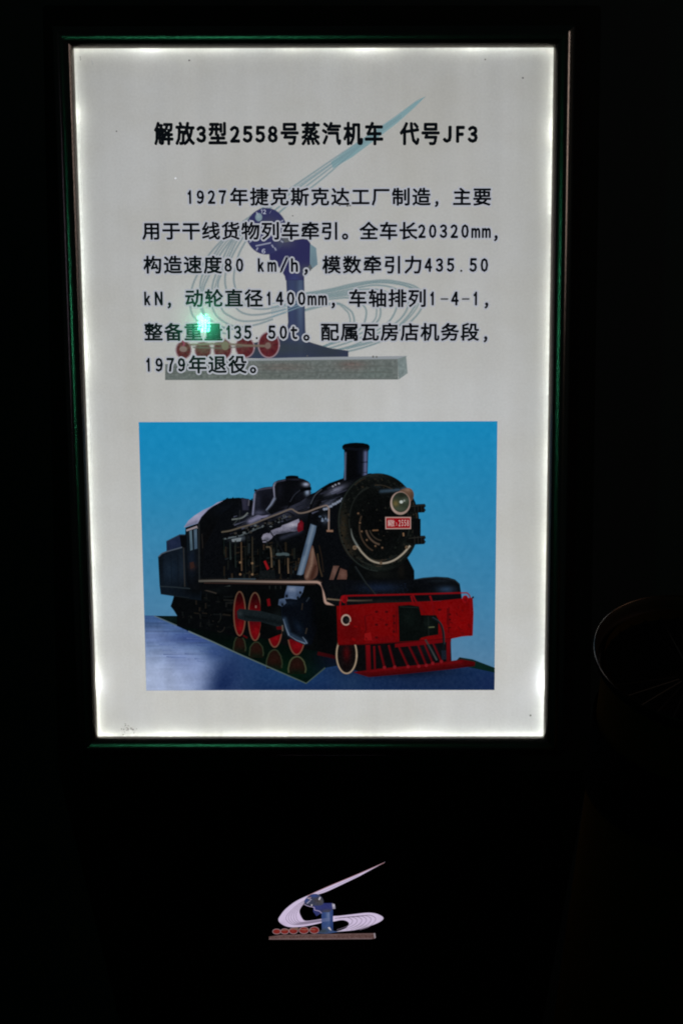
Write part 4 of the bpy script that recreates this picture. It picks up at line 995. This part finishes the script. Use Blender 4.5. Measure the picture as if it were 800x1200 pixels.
for (cx, cy, rx, ry) in ((324.2, 1091.4, 4.6, 2.9), (333.6, 1091.2, 4.8, 3.0), (343.8, 1090.6, 5.0, 3.4), (356, 1090, 5.6, 3.8), (368.2, 1089.8, 5.4, 3.8)):
    ink = Ink(FOOT, .3)
    ink.poly(ell(cx, cy, rx, ry, n=22), (142, 42, 38), [G(cx, cy, rx*.5, ry*.5, (168, 66, 56), .6)], step=1, noise=8)
    ink.ring(cx, cy, rx, ry, .6, (178, 150, 156)); ink.build('train_wheel', EM, density=.66)
ink = Ink(FOOT, .3)
ink.line([(330, 1090), (346, 1088.4), (358, 1089), (369, 1089)], .8, (150, 112, 96)); ink.poly(ell(347, 1087.8, 2.4, 1.7, n=10), (132, 104, 92), step=0)
ink.build('connecting_rod', EM, density=.7)

# ------------------------------------------------------------------ round console at the right edge
DR = empty('round_console', 'dark round console with shiny metal rim and wire grille, standing right of the lit board', 'console')
ddir = ray(815, 770); dist = 1.72
dc = CAM + ddir*dist
mrad = 115/F*dist
e_r = RTI @ Vector((math.cos(math.radians(13)), math.sin(math.radians(13)), 0))
e_u = RTI @ Vector((math.sin(math.radians(13)), -math.cos(math.radians(13)), 0))
dn = (-ddir*.59 + e_u*.807).normalized()
au = (e_r - dn*e_r.dot(dn)).normalized(); av = dn.cross(au)
DR.location = (dc.x, dc.y+.12, FLOOR_Z)
DB = Vector(DR.location)
def circ(r, h, a): return dc + au*(r*math.cos(a)) + av*(r*math.sin(a)) + dn*h - DB
def lathe(name, prof, mat, parent, n=96, closed=True):
    bm = bmesh.new(); rows = []
    for k in range(n):
        a = 2*math.pi*k/n; rows.append([bm.verts.new(circ(r, h, a)) for r, h in prof])
    m = len(prof)
    for k in range(n):
        A, Bq = rows[k], rows[(k+1) % n]
        for i in range(m if closed else m-1): bm.faces.new((A[i], A[(i+1) % m], Bq[(i+1) % m], Bq[i]))
    o = bm_obj(name, bm, mat, parent, smooth=True)
    md = o.modifiers.new('edge', 'EDGE_SPLIT'); md.split_angle = math.radians(35)
    return o
M_CHROME = metal_mat('dark_polished_metal', (.20, .14, .105), .36, 1.0)
M_DISC = metal_mat('black_recess', (.004, .004, .004), .8, 0, 0, 0)
M_AMBER = metal_mat('dull_amber_skin', (.030, .015, .003), .8, 0, 0, 0)
R = mrad
M_EDGE = metal_mat('polished_edge', (.034, .022, .015), .3, 1.0)
M_BLACK = metal_mat('black_rubber', (.004, .004, .004), .8, 0, 0, 0)
lathe('rim_edge', [(R, 0), (R, -.0012), (R-.0012, -.0012), (R-.0016, .0002), (R-.0008, .0008)], M_EDGE, DR)
lathe('rim_wall', [(R-.0016, -.0004), (R-.004, -.006), (R-.005, -.012), (R-.008, -.019), (R-.010, -.022)], M_CHROME, DR, closed=False)
lathe('rim_edge', [(R-.010, -.021), (R-.0112, -.0205), (R-.0116, -.022), (R-.0105, -.0228)], M_EDGE, DR)
lathe('rim_skirt', [(R-.0006, -.0014), (R-.003, -.014)], M_BLACK, DR, closed=False)
lathe('recess', [(R-.0112, -.0225), (R*.55, -.034), (.02, -.038), (.001, -.038)], M_DISC, DR, closed=False)
bm = bmesh.new()
for k in range(30):                                  # wire grille
    a = 2*math.pi*k/30
    p, q = circ(.02, -.026, a), circ(R-.013, -.0215, a)
    d = (q-p).normalized(); s1 = d.cross(dn).normalized()*.0009; s2 = dn*.0009
    A = [bm.verts.new(p + s1*c + s2*s) for c, s in ((1,0),(0,1),(-1,0),(0,-1))]; Bq = [bm.verts.new(q + s1*c + s2*s) for c, s in ((1,0),(0,1),(-1,0),(0,-1))]
    for i in range(4): bm.faces.new((A[i], A[(i+1) % 4], Bq[(i+1) % 4], Bq[i]))
M_WIRE = metal_mat('dark_wire', (.014, .012, .010), .35, 1.0)
bm_obj('wire_grille', bm, M_WIRE, DR)
def skirt(name, tops, mat, n=96):
    """flared body: rings from under the rim down to the floor"""
    bm = bmesh.new(); rows = []
    for t, gr, shrink in tops:
        row = []
        for k in range(n):
            a = 2*math.pi*k/n
            p = circ((R-.004-shrink), -.012, a) + DB
            base = Vector((dc.x + (R*gr)*(p.x-dc.x)/R, dc.y + .12 + (R*gr)*(p.y-dc.y)/R*1.0, FLOOR_Z + .004))
            row.append(bm.verts.new(p.lerp(base, t) - DB))
        rows.append(row)
    for i in range(len(rows)-1):
        for k in range(n): bm.faces.new((rows[i][k], rows[i+1][k], rows[i+1][(k+1) % n], rows[i][(k+1) % n]))
    return bm_obj(name, bm, mat, DR, smooth=True)
skirt('body_upper', [(0, 1.9, .010), (.07, 1.9, .010)], M_AMBER)
skirt('dark_band', [(.065, 1.9, .006), (.145, 1.9, .006)], M_DISC)
skirt('body_lower', [(.14, 1.9, .010), (.6, 1.9, .010), (1, 1.9, .010)], M_AMBER)

# ------------------------------------------------------------------ green signal lamp behind the viewer (seen as its reflection)
p = SHEET.at(239.3, 378)
refl = ray(239.3, 378); refl = Vector((refl.x, -refl.y, refl.z))
lamp = p + refl*2.3
LM = empty('signal_lamp', 'green signal lamp of clustered LEDs facing the lit board, mirrored in its gloss', 'lamp')
LM.location = lamp
fwd = (p - lamp).normalized()
lx = fwd.cross(Vector((0, 0, 1))).normalized(); lz = lx.cross(fwd).normalized()
sc_ = (1.86+2.3)/F                                   # metres per reflected pixel
def ledball(bm, c, r):
    bmesh.ops.create_icosphere(bm, subdivisions=2, radius=r, matrix=Matrix.Translation(c))
bm = bmesh.new()
dots = []
for row, (yy, xs) in enumerate([(8.6, (-2.6, 2.6)), (5.6, (-5.8, -2.0, 2.2, 5.6)), (2.4, (-4.4, -1.6, 1.8, 5.0)), (-.8, (-5.6, -2.2, 1.6, 5.4)), (-4.0, (-5.0, -1.4, 2.2, 5.8)), (-7.0, (-6.0, -2.4, 1.6, 5.2)), (-9.4, (-2.6, 1.4, 4.8))]):
    for x in xs: ledball(bm, lx*(x*sc_) + lz*(yy*sc_) + fwd*.01, 1.15*sc_)
LED = emit_mat('green_led', (.10, 1.0, .50), 360)
bm_obj('led_cluster', bm, LED, LM)
bm = bmesh.new()
n = 32
A = [bm.verts.new(lx*(.062*math.cos(2*math.pi*k/n)) + lz*(.062*math.sin(2*math.pi*k/n))) for k in range(n)]
Bq = [bm.verts.new(v.co - fwd*.06) for v in A]; Cq = [bm.verts.new(v.co*1.06 + fwd*.03) for v in A]
bm.faces.new(A); bm.faces.new(Bq[::-1])
for k in range(n):
    bm.faces.new((A[k], A[(k+1) % n], Bq[(k+1) % n], Bq[k])); bm.faces.new((A[k], Cq[k], Cq[(k+1) % n], A[(k+1) % n]))
bm_obj('lamp_housing', bm, M_CASE, LM)
